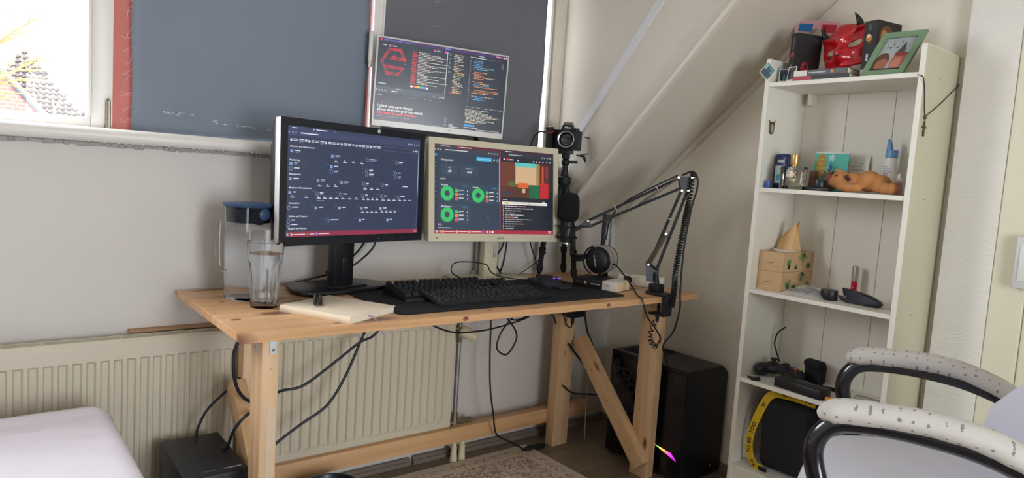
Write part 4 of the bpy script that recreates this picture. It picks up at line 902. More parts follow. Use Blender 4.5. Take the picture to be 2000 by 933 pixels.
# ---- tripod with camera
tp = thing('tripod', 'small black flexible legged tripod behind the microphone', 'tripod', (-.4, -.09, ZD))
m_trp = mat('tripod_rubber', '#16181c', r=.55, var=.08, vs=60)
AP = V((-.426+.4, -.105+.09, .385))
for fx, fy, bulge in ((-.47, -.046, (-.02, .0)), (-.338, -.044, (.012, .012)), (-.405, -.176, (.0, -.012))):
    fo = V((fx+.4, fy+.09, .004)); top = AP+(fo-AP)*.06+V((0, 0, -.005)); mid = (top+fo)/2+V((*bulge, .02))
    L_ = spl([top, mid, fo+V((0, 0, .006))], 10); b = MB()
    n = len(L_)
    b.tube(L_, [.0135-.004*i/n for i in range(n)], 10); lg = b.done('leg', m_trp, tp)
    for i in range(3, n-1, 4):
        d_ = (L_[i+1]-L_[i-1]).normalized()*.011; MB().cyl(L_[i]-d_, L_[i]+d_, .0165-.003*i/n, .0145-.003*i/n, n=12).done('joint', m_trp, lg)
    MB().sph(tuple(fo+V((0, 0, .004))), (.0095, .0095, .008), 14, 8).done('rubber_foot', m_blk, lg)
b = MB().lathe([(0, 0), (.022, 0), (.026, .008), (.026, .03), (.016, .036), (.013, .06), (0, .06)], 20, tr(*(AP-V((0, 0, .03)))))
b.done('hub', m_trp, tp)
b = MB().cyl(AP+V((0, 0, .025)), AP+V((0, 0, .05)), .011, n=14).sph(tuple(AP+V((0, 0, .058))), .0165, 18, 12).box(tuple(AP+V((0, 0, .082))), (.03, .03, .022), rz(.7), .004)
b.done('ball_head', m_trp, tp)
MB().cyl(AP+V((.01, -.005, .06)), AP+V((.04, -.025, .062)), .006, n=12).done('lock_knob', m_trp, tp)
hd_ = [AP+V((.028, -.028, .088)), AP+V((.05, -.046, .085)), AP+V((.062, -.056, .055)), AP+V((.072, -.064, .012))]
MB().tube(hd_[:1]+spl(hd_[1:], 4), [.003, .004]+[.006]*(len(spl(hd_[1:], 4))-1), 10).done('pan_handle', m_blk, tp)
ca = thing('camera', 'black digital camera with zoom lens on the tripod', 'camera', (-.45, -.112, ZD+.385+.1), math.radians(-47.5)); ca.scale = (1.12, 1.12, 1.12)
# local x along the body, -y towards the lens side
m_cam = mat('camera_leather', '#15171b', r=.55, bump=.25, bs=900, var=.05, vs=60); m_cam2 = mat('camera_black', '#1b1d22', r=.4)
bd = [(-.062, -.006), (-.066, .012), (-.06, .032), (.052, .032), (.06, .02), (.058, -.012), (.03, -.016), (-.028, -.016), (-.036, -.03), (-.056, -.03)]
MB().prism(bd, .066, tr(0, 0, .004), .004).done('body', m_cam, ca)
MB().box((-.047, -.014, .071), (.03, .034, .008), rx(-.2), .003).done('grip_top', m_cam2, ca)
MB().cyl((-.05, -.022, .074), (-.05, -.024, .079), .0065, n=16).done('shutter_button', m_slv, ca)
MB().cyl((.04, .008, .07), (.04, .008, .079), .011, n=20).done('mode_dial', m_cam2, ca)
pv = MB().poly([(-.012, -.026, .066), (.038, -.026, .066), (.038, .03, .066), (-.012, .03, .066), (-.003, -.03, .088), (.028, -.03, .088), (.027, .012, .1), (-.002, .012, .1), (.03, .03, .09), (-.005, .03, .09)], [(0, 1, 5, 4), (4, 5, 6, 7), (7, 6, 8, 9), (9, 8, 2, 3), (1, 2, 8, 6, 5), (0, 4, 7, 9, 3), (3, 2, 1, 0)]).done('viewfinder_hump', m_cam2, ca, smooth=0)
P = Print(.03, .009).text(.5, .82, 'Nikon', .0072, '#e8e8e8', 1, bold=.04, shear=.25, align='c'); o = P.done('maker_badge', m_prt, pv); o.matrix_local = tr(.0125, -.0296, .078) @ rx(math.radians(10)) @ Matrix.Scale(.85, 4)
ML = tr(.014, -.016, .036) @ rx(PI/2)
ln = MB().lathe([(.033, 0), (.034, .004), (.034, .012), (.0325, .014), (.0325, .03), (.034, .032), (.034, .05), (.0315, .053), (.0315, .06), (.029, .062), (.025, .06), (.023, .05)], 40, ML).done('lens', m_cam2, ca)
MB().lathe([(.0225, .048), (.012, .0505), (0, .051)], 32, ML).done('front_glass', mat('lens_glass', '#0b0d14', r=.05, coat=1), ln)
MB().lathe([(.0235, .0605), (.0275, .0622), (.0275, .063), (.0235, .0615)], 40, ML).done('lens_ring', mat('lens_silver', '#9aa0a6', r=.3, m=.8), ln)
b = MB()
for k in range(40): a = 2*PI*k/40; p = ML @ V((.0342*math.cos(a), .0342*math.sin(a), .034)); q = ML @ V((.0342*math.cos(a), .0342*math.sin(a), .048)); b.cyl(p, q, .0009, n=4)
tag(b.done('zoom_ribs', m_blk, ln), None, kind='stuff')
MB().tube(spl([(-.058, -.031, .058), (-.05, -.0325, .0575), (-.036, -.0318, .06), (-.03, -.029, .063)], 4), .0013, 6).done('red_accent', mat('camera_red', '#c43a32', r=.3), ca)
MB().bx(-.02, .035, -.02, .03, -.009, .004, .002).done('mount_plate', m_blk, ca)
cable('camera strap cord curling right of the lens', [(-.392, -.165, 1.225), (-.362, -.185, 1.215), (-.358, -.185, 1.19), (-.372, -.175, 1.165), (-.4, -.15, 1.155)], .002)
cable('camera cable running from the camera down behind the cream monitor', [(-.499, -.062, 1.234), (-.528, -.052, 1.232), (-.55, -.046, 1.2), (-.557, -.045, 1.15), (-.56, -.05, 1.0), (-.545, -.06, .83), (-.50, -.08, .70)], .0028)
# ---- boom arm
am = thing('boom_stand', 'black spring boom arm clamped to the right end of the desk', 'microphone arm', (-.365, -.55, ZD))
O = V((-.365, -.55, ZD)); m_arm = mat('arm_black', '#22262c', r=.4, m=.3); m_spr = mat('arm_spring', '#8c7a70', r=.4, m=.7)
def AL(*p): return V(p)-O
MB().bx(-.026, .024, -.05, .028, .0, .012, .003).done('clamp_top', m_arm, am)
MB().bx(-.024, .022, -.056, -.0465, -.062, .012, .002).bx(-.024, .022, -.056, .01, -.068, -.06, .002).done('clamp_jaw', m_arm, am)
MB().cyl((0, -.015, -.095), (0, -.015, -.0215), .005, n=12).cyl((0, -.015, -.0235), (0, -.015, -.02), .014, n=16).done('clamp_screw', m_arm, am)
MB().bx(-.02, .02, -.018, .022, .012, .038, .004).done('socket_block', m_arm, am)
MB().cyl((0, 0, .036), (.004, .012, .075), .008, n=14).done('post', m_arm, am)
def plate3(name, pts, th=.012):
    P_ = [AL(*p) for p in pts]; n = (P_[1]-P_[0]).cross(P_[2]-P_[0]).normalized()*th/2; k = len(P_)
    return MB().poly([tuple(p-n) for p in P_]+[tuple(p+n) for p in P_], [tuple(range(k))[::-1], tuple(range(k, 2*k))]+[(i, (i+1) % k, (i+1) % k+k, i+k) for i in range(k)]).done(name, m_arm, am, smooth=0)
plate3('base_bracket', [(-.379, -.505, .792), (-.368, -.514, .782), (-.344, -.535, .762), (-.348, -.535, .728), (-.379, -.512, .728)], .02)
def bar(name, a, b_, w=.006): return MB().tube([AL(*a), AL(*b_)], w, 4, ref=V((.5, .6, .6))).done(name, m_arm, am, smooth=0)
bar('lower_bar', (-.373, -.511, .775), (-.281, -.553, 1.045)); bar('lower_bar', (-.35, -.53, .765), (-.262, -.568, 1.055))
plate3('elbow_plate', [(-.29, -.541, 1.094), (-.252, -.571, 1.098), (-.248, -.575, 1.085), (-.262, -.568, 1.045), (-.281, -.553, 1.045), (-.286, -.548, 1.062)], .016)
bar('upper_bar', (-.289, -.541, 1.088), (-.465, -.288, .914)); bar('upper_bar', (-.282, -.55, 1.055), (-.453, -.299, .898))
def spring(a, b_, r=.0055, turns=46):
    A_, B2 = AL(*a), AL(*b_); M_ = frame(A_, B2); L = (B2-A_).length; pts = [M_ @ V((r*math.cos(t*2*PI*turns/300), r*math.sin(t*2*PI*turns/300), L*t/300)) for t in range(301)]
    MB().tube(pts, .0011, 4).done('spring', m_spr, am)
spring((-.378, -.508, .783), (-.327, -.536, .893)); spring((-.292, -.541, 1.092), (-.343, -.419, .985))
spring((-.372, -.513, .783), (-.322, -.54, .893)); 
plate3('head_plate', [(-.467, -.284, .92), (-.448, -.302, .893), (-.478, -.283, .888), (-.488, -.272, .897)], .014)
b = MB()
for p in ((-.29, -.541, 1.092), (-.254, -.571, 1.094), (-.281, -.553, 1.047), (-.264, -.567, 1.049), (-.327, -.536, .893), (-.343, -.419, .985), (-.375, -.51, .783), (-.465, -.289, .915)):
    q = AL(*p); n = V((-.63, -.77, 0)); MB().cyl(q-n*.004, q+n*.0125, .0042, n=12).done('bolt', mat('bolt_steel', '#c8c4bc', r=.3, m=.8), am)
for a, b_, t in (((-.373, -.511, .775), (-.281, -.553, 1.045), .63), ((-.289, -.541, 1.088), (-.465, -.288, .914), .22), ((-.289, -.541, 1.088), (-.465, -.288, .914), .68)):
    p = AL(*(V(a)+(V(b_)-V(a))*t)); MB().lathe([(.0105, -.0012), (.0112, 0), (.0105, .0012), (.0098, 0)], 14, frame(p, p+(V(b_)-V(a)))).done('cable_tie', m_white, am)
def coil(label, path, r, turns, wr, seg=40, name='coiled_cable'):
    P_ = spl(path, seg); o = V(P_[0]); N = len(P_); pts = []; nn = None; steps = turns*10
    for i in range(steps+1):
        f_ = i/steps*(N-1); k = min(int(f_), N-2); p = P_[k].lerp(P_[k+1], f_-k); t = (P_[k+1]-P_[k]).normalized()
        u = t.cross(V((-.63, -.77, .1))).normalized(); w = t.cross(u); a = 2*PI*i/10; pts.append(p+u*r*math.cos(a)+w*r*math.sin(a)-o)
    c = MB().tube(pts, wr, 5).done(name, m_cab, None, loc=tuple(o)); return tag(c, label, 'cable', 'cables around the desk')
cz = V((-.63, -.77, 0))*.016
coil('thick coiled black cable running down the boom arm', [V(p)+cz for p in ((-.252, -.571, 1.11), (-.264, -.571, 1.007), (-.274, -.57, .944), (-.288, -.569, .854), (-.303, -.572, .764), (-.325, -.59, .70), (-.345, -.6, .65))], .0085, 62, .0026)
coil('loose thin coil hanging below the front edge of the desk', [(-.385, -.614, .685), (-.41, -.614, .645), (-.435, -.614, .609), (-.458, -.614, .567), (-.45, -.614, .537), (-.424, -.614, .517)], .0075, 12, .0021)
cable('headphone cable draped over the front edge of the desk', [(-.405, -.372, .765), (-.41, -.4, .76), (-.43, -.47, .725), (-.475, -.56, .688), (-.496, -.596, .686), (-.5, -.611, .665), (-.474, -.612, .62), (-.43, -.612, .58), (-.405, -.614, .545), (-.424, -.614, .518)], .0026)
cable('smooth cable dropping from the elbow of the boom arm past the desk', [(-.289, -.556, 1.1), (-.268, -.585, 1.115), (-.247, -.592, 1.09), (-.25, -.595, 1.05), (-.266, -.592, .99), (-.288, -.592, .854), (-.302, -.602, .71), (-.306, -.61, .64), (-.315, -.6, .56), (-.335, -.575, .5), (-.27, -.56, .41)], .0034)
# ---- microphone
mi = thing('microphone', 'black microphone with foam windscreen held by the boom arm', 'microphone', (-.522, -.243, .832)); mi.scale = (1.14, 1.14, 1.14)
MB().lathe([(0, 0), (.022, 0), (.0235, .004), (.0235, .06), (.021, .068), (0, .068)], 24).done('body', m_cam2, mi)
b = MB().lathe([(0, .066), (.024, .066), (.034, .078), (.0355, .1), (.034, .135), (.028, .152), (.014, .158), (0, .159)], 28)
fo = b.done('foam_windscreen', mat('black_foam', '#131418', r=1, bump=.8, bs=900, var=.1, vs=90), mi)
b = MB()
for z in (.014, .05): 
    b.tube([(.034*math.cos(2*PI*k/20), .034*math.sin(2*PI*k/20), z) for k in range(20)], .002, 6, closed=True)
b.done('shock_mount_ring', m_arm, mi) if False else None
for z in (.014, .05): MB().tube([(.034*math.cos(2*PI*k/24), .034*math.sin(2*PI*k/24), z) for k in range(24)], .002, 6, closed=True).done('shock_mount_ring', m_arm, mi)
for k in range(6):
    a = 2*PI*k/6; MB().tube([(.034*math.cos(a), .034*math.sin(a), .014), (.0238*math.cos(a+.5), .0238*math.sin(a+.5), .032), (.034*math.cos(a+1), .034*math.sin(a+1), .05)], .0013, 5).done('elastic_cord', m_blk, mi)
b = MB().cyl((.02, -.018, .04), (.034, -.03, .053), .005, n=10); b.done('swivel', m_arm, mi)
MB().cyl((0, 0, -.006), (0, 0, 0), .012, n=16).done('connector', MATS['bolt_steel'], mi)
cable('microphone cable looping up to the boom arm', [(-.511, -.247, .835), (-.505, -.25, .80), (-.47, -.262, .785), (-.40, -.275, .80), (-.365, -.29, .845), (-.36, -.3, .92), (-.38, -.375, .985), (-.345, -.45, 1.04), (-.29, -.54, 1.1)], .0026)
# ---- cables behind the monitors and under the desk
cable('black cable hanging from the left monitor to the desk', [(-1.207, -.08, .83), (-1.225, -.08, .79), (-1.30, -.075, .735), (-1.42, -.05, .70), (-1.46, -.04, .69)], .0034)
cable('second black cable behind the left monitor neck', [(-1.235, -.07, .83), (-1.26, -.065, .79), (-1.3, -.055, .75), (-1.36, -.05, .72)], .0034)
cable('black cable crossing under the cream monitor to the right', [(-.775, -.062, .83), (-.74, -.06, .775), (-.70, -.055, .73), (-.665, -.05, .692)], .0036)
cable('black cable dropping straight under the cream monitor', [(-.652, -.06, .83), (-.655, -.058, .78), (-.661, -.055, .73), (-.667, -.045, .692)], .0034)
cable('short black cable slanting left under the cream monitor', [(-.675, -.075, .83), (-.685, -.07, .79), (-.71, -.068, .76), (-.73, -.066, .745)], .0034)
cable('thin cable trailing on the desk to the tripod', [(-.44, -.05, .77), (-.5, -.05, .725), (-.565, -.05, .69), (-.575, -.052, .685)], .0018)
yb = -.2
cable('navy cable sweeping from the desk underside to the left legs, upper one', [(-1.2, yb, .64), (-1.216, yb, .6), (-1.26, yb, .545), (-1.309, yb, .526), (-1.382, yb, .477), (-1.48, yb, .417), (-1.552, yb, .408), (-1.62, yb-.05, .385), (-1.668, -.3, .395), (-1.7, -.3, .362), (-1.716, -.29, .31), (-1.716, -.26, .303)], .0042, m_cabn)
cable('navy cable sweeping from the desk underside to the left legs, lower one', [(-1.28, yb, .64), (-1.289, yb, .572), (-1.306, yb, .528), (-1.354, yb, .42), (-1.406, yb, .345), (-1.482, yb, .302), (-1.551, yb, .26), (-1.6, yb, .22), (-1.63, yb+.01, .15), (-1.64, yb+.01, .05)], .0042, m_cabn)
cable('navy cable curving round the left rear leg', [(-1.62, -.25, .64), (-1.69, -.27, .58), (-1.702, -.28, .521), (-1.692, -.28, .466), (-1.668, -.27, .429), (-1.63, -.24, .40)], .0045, m_cabn)
cable('navy cable rising from the black box behind the leg brace', [(-1.76, -.17, .303), (-1.755, -.165, .33), (-1.73, -.16, .375), (-1.68, -.15, .415), (-1.645, -.155, .45)], .0038, m_cabn)
cable('black cable sagging under the desk across the radiator valve', [(-1.12, yb, .63), (-1.1, yb, .585), (-.979, yb, .529), (-.852, yb, .521), (-.727, yb, .535), (-.64, yb, .555), (-.58, yb, .60), (-.56, yb, .64)], .003)
cable('hanging black cable loop below the desk', [(-.76, yb, .64), (-.753, yb, .575), (-.70, yb, .51), (-.694, yb, .47), (-.732, yb, .424), (-.778, yb, .45), (-.765, yb, .505), (-.719, yb, .555), (-.66, yb, .6), (-.62, yb, .65)], .0032)
cable('second bundle cable under the desk beside the loop', [(-.78, yb-.01, .65), (-.735, yb-.01, .56), (-.68, yb-.01, .553), (-.62, yb-.01, .58), (-.57, yb-.01, .63), (-.56, yb-.01, .65)], .003)
cable('black cable hanging straight down to the rail', [(-.78, -.15, .65), (-.775, -.15, .555), (-.768, -.15, .4), (-.757, -.15, .285), (-.735, -.148, .19), (-.715, -.14, .12), (-.69, -.13, .09), (-.66, -.13, .072), (-.61, -.13, .045), (-.57, -.13, .02)], .0032)
fc = thing('cable_connector', 'black inline plug lying on the floor beside the rear leg', 'connector', (-.5, -.13, .0))
MB().box((0, 0, .0095), (.085, .019, .019), rz(-.05), .005).done('shell', m_cab, fc); MB().cyl((-.065, .003, .0115), (-.04, .002, .01), .005, .008, n=12).done('strain_relief', m_cab, fc)
pa = thing('power_adapter', 'black power adapter hanging under the desk by the rear leg', 'adapter', (-.418, -.2, .62))
MB().bx(-.036, .036, -.028, .028, -.082, .042, .004).done('housing', m_blk, pa); MB().cyl((0, 0, -.112), (0, 0, -.082), .006, .009, n=10).done('strain_relief', m_blk, pa)
cable('adapter cord looping below the black adapter', [(-.418, -.2, .51), (-.425, -.2, .495), (-.45, -.2, .51), (-.47, -.2, .565), (-.475, -.2, .62), (-.48, -.2, .65)], .0026)
cable('black cable beside the rear leg under the desk', [(-.505, -.16, .65), (-.505, -.155, .58), (-.49, -.152, .545), (-.47, -.15, .53), (-.455, -.149, .5)], .0036)
cable('thick black cable running down behind the diagonal brace to the tower', [(-.36, -.2, .65), (-.358, -.2, .569), (-.335, -.2, .48), (-.31, -.2, .435), (-.262, -.21, .337), (-.222, -.225, .275), (-.205, -.262, .245)], .0042)
cable('black cable pair from the rear leg to the tower, upper one', [(-.39, -.16, .42), (-.35, -.17, .37), (-.30, -.19, .31), (-.26, -.2, .27), (-.215, -.262, .26)], .0042)
cable('black cable from the rear leg to the tower, lowest one', [(-.40, -.155, .25), (-.35, -.16, .215), (-.29, -.18, .205), (-.23, -.22, .205), (-.2, -.262, .205)], .0032)
cable('thin pale cord hanging between desk and tower', [(-.26, -.3, .655), (-.275, -.25, .56), (-.285, -.22, .45), (-.3, -.2, .3), (-.3, -.19, .2), (-.295, -.19, .1), (-.29, -.19, .02)], .0013, mat('pale_cord', '#a9a296', r=.6))
# ================================================================ bookcase
m_shf = mat('white_melamine', '#e0ddd2', r=.4, var=.02, vs=6); m_bkp = mat('white_hardboard', '#dedad0', r=.55, bump=.05, bs=200, var=.02, vs=5)
SY0, SY1 = -.8265, -1.2665
bc = thing('bookcase', 'tall narrow white open bookcase against the right wall', 'bookcase', (-.122, -1.047, 0))
def SB(x0, x1, y0, y1, z0, z1, bev=.001): return MB().bx(x0+.122, x1+.122, y0+1.047, y1+1.047, z0, z1, bev)
SB(-.24, -.004, SY0, SY0+.015, 0, 1.483).done('side_panel', m_shf, bc, smooth=0); SB(-.24, -.004, SY1-.015, SY1, 0, 1.483).done('side_panel', m_shf, bc, smooth=0); SB(-.2385, -.0045, SY1-.0158, SY1-.015, .002, 1.481, .0002).done('outer_shade_sheet', mat('side_shade_beige', '#bdb8a2', r=.45, var=.03, vs=5), bc, smooth=0)  # outer side's shade put into the colour of a thin beige sheet
ZS = [1.408, 1.0745, .744, .4465, .152]
for z in ZS: SB(-.238, -.009, SY1+.0002, SY0-.0002, z-.0135, z).done('shelf_board', m_shf, bc, smooth=0)
for k in range(3):
    y0 = SY1+k*.1467; SB(-.0088, -.005, y0+.0006, y0+.1461, .02, 1.3945, .0008).done('back_panel', m_bkp, bc, smooth=0)
SB(-.235, -.222, SY1+.0002, SY0-.0002, 0, .1383).done('plinth', m_shf, bc, smooth=0)
SB(-.05, -.009, -.8685, -.857, 1.357, 1.3943).done('wall_bracket', m_shf, bc, smooth=0)
for (x, z) in ((-.134, 1.401), (-.147, 1.068), (-.143, .739)): MB().cyl((x+.122, SY1-.0162+1.047, z), (x+.122, SY1-.012+1.047, z), .0022, n=8).done('peg_hole', m_blk, bc)
# necklace on the side panel
nl = thing('cross_necklace', 'black cord necklace with bronze cross hung on the bookcase corner', 'necklace', (-.21, SY1-.0185, 1.236))
m_cord = mat('dark_cord', '#2a2522', r=.8); m_brz = mat('bronze', '#6f6247', r=.45, m=.7, var=.2, vs=80)
def NL(x, z, y=0): return (x+.21, y, z-1.236)
MB().tube(spl([NL(-.2425, 1.4, .02), NL(-.2445, 1.392, .004), NL(-.237, 1.36, 0), NL(-.229, 1.335, -.0), NL(-.222, 1.31, 0), NL(-.213, 1.292, 0)], 5), .0013, 6).done('cord', m_cord, nl)
MB().tube(spl([NL(-.004, 1.403, .006), NL(-.01, 1.4, -.001), NL(-.06, 1.37, 0), NL(-.13, 1.33, 0), NL(-.211, 1.291, 0)], 5), .0013, 6).done('cord', m_cord, nl)
MB().sph(NL(-.212, 1.289), .0055, 12, 8).done('bead', m_brz, nl)
MB().bx(-.003, .003, -.002, .002, .002, .042, .0008).bx(-.012, .012, -.002, .002, .024, .029, .0008).cyl((0, 0, .042), (0, 0, .05), .0015, n=8).done('cross', m_brz, nl)
bd_ = thing('pin_badge', 'small bronze owl shaped pin on the inner left bookcase side', 'badge', (-.203, SY0-.0006, 1.25))
MB().prism([(-.012, .004), (-.01, 0), (0, -.003), (.01, 0), (.013, .006), (.014, .03), (.017, .043), (.011, .036), (0, .038), (-.011, .036), (-.017, .043), (-.014, .03)], .003, rx(PI/2), .0008).done('shield', m_brz, bd_)
MB().prism([(-.007, .008), (0, .002), (.007, .008), (.008, .026), (0, .03), (-.008, .026)], .0012, tr(0, -.003, 0) @ rx(PI/2), .0004).done('face', mat('badge_pale', '#a89a8a', r=.5), bd_)
# ---------------- helper frame: sheets and boxes facing the room (-X), u to the right in view = -Y
FX = Matrix(((0, 1, 0, 0), (-1, 0, 0, 0), (0, 0, 1, 0), (0, 0, 0, 1)))    # local x -> -Y, local -y -> -X
def fx_thing(name, label, cat, x, y, z, turn=0, group=None):
    t = thing(name, label, cat, (x, y, z), -PI/2+turn, group); return t
# In these things local +x runs to the right as seen from the room, local -y faces the room.
Z1 = ZS[0]
# diamond photo print on the left panel edge
t = fx_thing('photo_print', 'small square photo stuck cornerwise on the bookcase front edge', 'photo', -.2408, -.8195, 1.4435, group='small photo prints')
P = Print(.05, .05).rect(0, 0, 1, 1, '#c9c9c4', 0).rect(.07, .07, .93, .93, '#3f7f80', 1).rect(.07, .5, .93, .93, '#1d3f45', 2).rect(.3, .2, .45, .6, '#20262e', 3).rect(.5, .3, .68, .75, '#16262b', 3).rect(.12, .12, .25, .5, '#8fb9b5', 3)
pm = Matrix.Rotation(math.radians(45), 4, 'Y') @ Matrix.Diagonal((.98, 1, .98, 1))
o = MB().box((0, -.0006, 0), (.05, .0008, .05), Matrix.Rotation(math.radians(45), 4, 'Y')).done('paper', m_white, t, smooth=0); o2 = P.done('picture', m_prtg, t); o2.matrix_local = Matrix.Diagonal((.72, 1, 1, 1)) @ Matrix.Rotation(math.radians(45), 4, 'Y'); o2.location = (0, -.0014, 0); o.matrix_local = Matrix.Diagonal((.72, 1, 1, 1))
def small_print(label, y, w, h, rot, x, cols):
    t = fx_thing('photo_print', label, 'photo', x, y, Z1+.0005, math.radians(rot), group='small photo prints')
    M_ = tr(0, 0, h/2) @ rx(math.radians(-8))
    b = MB().box((0, .0006, 0), (w, .001, h)); b.bm.transform(M_); b.done('paper', m_white, t, smooth=0)
    P = Print(w, h).rect(.08, .06, .92, .84, cols[0], 1)
    for k, c in enumerate(cols[1:]): P.rect(.15+.25*k, .3+.1*k, .4+.25*k, .84, c, 2)
    o = P.done('picture', m_prtg, t); o.matrix_local = M_ @ tr(0, -.0002, 0)
small_print('instant photo with dark blue picture standing against the bookcase side', -.852, .03, .047, 28, -.2, ('#23405a', '#16222e', '#2f6a7a'))
small_print('instant photo leaning tilted against the black book', -.888, .032, .048, -12, -.218, ('#4a5058', '#2a2e36', '#6a6460'))
# 3D glasses
gl3 = fx_thing('cardboard_glasses', 'pink cardboard 3D glasses with blue and red lenses', '3D glasses', -.08, -.88, Z1, math.radians(4))
m_pk = mat('pink_card', '#d6a3ab', r=.7, var=.04, vs=20)
MG = tr(0, 0, .186) @ Matrix.Rotation(math.radians(9), 4, 'Y')
op = [(-.074, .022), (-.06, .029), (0, .03), (.06, .029), (.074, .022), (.075, -.006), (.066, -.018), (.03, -.018), (.01, .004), (-.01, .004), (-.03, -.018), (-.066, -.018), (-.075, -.006)]
b = MB().prism(op, .0012, MG @ tr(0, .0006, 0) @ rx(PI/2)); b.done('front', m_pk, gl3, smooth=0)
for sx_, c in ((-1, '#1f6fb5'), (1, '#c01f3a')):
    q = MB().box((sx_*.0385, -.0012, .006), (.046, .0016, .025), None, .0); q.bm.transform(MG); q.done('lens', mat('lens_' + c[1:], c, r=.25), gl3, smooth=0)
q = MB().prism([(.06, -.012), (.074, -.012), (.046, -.13), (.028, -.195), (.02, -.19), (.035, -.13)], .001, MG @ tr(-.03, .02, .0) @ rx(PI/2)); q.done('temple', mat('pale_card', '#cfd2cc', r=.7), gl3, smooth=0)
q = MB().prism([(-.072, -.012), (-.06, -.012), (-.062, -.172), (-.072, -.17)], .001, MG @ tr(.0, .02, .0) @ rx(PI/2)); q.done('temple', MATS['pale_card'], gl3, smooth=0)
# books of the series
def novel(label, x, y, z, w, h, th, turn, spine_print, front_print, lean=0, tail=None, group='black novels of one series'):
    """standing book; spine faces local -y/-x corner: spine on the left side, cover to the right"""
    t = fx_thing('book', label, 'book', x, y, z, turn, group); M_ = Matrix.Rotation(lean, 4, 'Y')
    def put(b, name, m): b.bm.transform(M_); return b.done(name, m, t, smooth=0)
    put(MB().bx(.002, w-.003, .0012, th-.0012, .002, h-.002), 'page_block', m_pg)
    zb = h*tail if tail else 0
    for z0, z1, m in (((0, zb, m_bkw), (zb, h, m_bkb)) if tail else ((0, h, m_bkb),)):
        put(MB().bx(0, .002, 0, th, z0, z1), 'spine', m); put(MB().bx(.002, w, 0, .0012, z0, z1), 'cover', m); put(MB().bx(.002, w, th-.0012, th, z0, z1), 'cover', m)
    if spine_print: o = spine_print.done('spine_print', m_prt, t); o.matrix_local = M_ @ tr(-.0002, th/2, h/2) @ rz(-PI/2)
    if front_print: o = front_print.done('cover_print', m_prt, t); o.matrix_local = M_ @ tr(w/2, -.0002, h/2)
    return t
h_ = .158
sp1 = Print(.03, h_).rect(0, 0, 1, 1, '#2b2c31', 0).disc(.5, .42, .3, '#b5443a', 1, 14)
for k in range(9): sp1.rect(.36, .08+k*.028, .64, .095+k*.028, '#8d8d92').rect(.4, .62+k*.03, .6, .635+k*.03, '#b9b9bd') 
fp1 = Print(.088, h_).disc(.42, .68, .15, '#9c1f28', 1, 20, ry=.13).disc(.46, .64, .06, '#17181c', 2, 14, ry=.05).disc(.4, .74, .05, '#5c1218', 2, 14)
for k in range(3): fp1.rect(.66, .08+k*.04, .9, .095+k*.04, '#44464c')
novel('black paperback with red emblem standing at the left of the top shelf', -.2, -.879, Z1, .088, h_, .03, math.radians(62), sp1, fp1, math.radians(2.5))
def motif(P, u, v, s): return P.disc(u, v, s, '#b87840', 1, 16).disc(u-s*.2, v-s*.15, s*.55, '#f0cf90', 2, 14).disc(u+s*.3, v+s*.3, s*.45, '#6e3a22', 2, 14)
sp2 = motif(Print(.04, .165).rect(0, .0, 1, .83, '#1d1e22', 0), .42, .3, .26)
for k in range(6): sp2.rect(.3, .05+k*.02, .58, .058+k*.02, '#77787c')
sp2.text(.36, .70, 'NOVEL', .009, '#e4e4e4', 1, bold=.03, rot=PI/2) if False else None
for k in range(6): sp2.rect(.3, .57+k*.022, .48, .585+k*.022, '#dcdcdc')
fp2 = Print(.11, .165).disc(.4, .3, .3, '#6e4426', 1, 20, ry=.22).disc(.3, .28, .14, '#c98a40', 2, 16, ry=.12).disc(.45, .45, .12, '#2e2018', 3, 14)
novel('tall thick black novel with white base behind the green photo frame', -.195, -1.126, Z1, .105, .165, .042, math.radians(78), sp2, fp2, 0, .16)
t = fx_thing('book', 'grey and cream book lying flat, upper of the two under the mask', 'book', -.2, -.983, Z1+.0145, math.radians(1), group='black novels of one series')
def flat_book(t, L, D_, h, m1_, m2_, split):
    MB().bx(-L/2+.002, L/2-.001, -D_/2+.003, D_/2-.001, .0012, h-.0012).done('page_block', m_pg, t, smooth=0)
    for x0, x1, m in ((-L/2, -L/2+split, m2_), (-L/2+split, L/2, m1_)):
        if x1-x0 < .001: continue
        MB().bx(x0, x1, -D_/2, -D_/2+.0025, 0, h).done('spine', m, t, smooth=0); MB().bx(x0, x1, -D_/2+.0025, D_/2, h-.0012, h).done('cover', m, t, smooth=0); MB().bx(x0, x1, -D_/2+.0025, D_/2, 0, .0012).done('cover', m, t, smooth=0)
m_bkg = mat('book_grey', '#4c4d50', r=.45)
flat_book(t, .165, .11, .0165, m_bkg, m_bkw, .042); t.location.x = -.172
P = Print(.165, .0165)
for k in range(12): P.rect(.28+k*.028, .38, .3+k*.028, .6, '#d8d8d8')
P.disc(.73, .5, .03, '#d0603a', 1, 14).disc(.72, .45, .015, '#f0b080', 2, 10)
for k in range(5): P.rect(.8+k*.032, .25, .82+k*.032, .35, '#9a9a9c').rect(.8+k*.032, .55, .82+k*.032, .65, '#9a9a9c')
P.done('spine_print', m_prt, t, (0, -.0552, .00825))
t2 = fx_thing('book', 'thin dark book with red strip lying lowest of the two under the mask', 'book', -.17, -.985, Z1, math.radians(0), group='black novels of one series')
flat_book(t2, .175, .112, .0142, m_bkb, mat('book_red', '#a3202c', r=.4), .06)
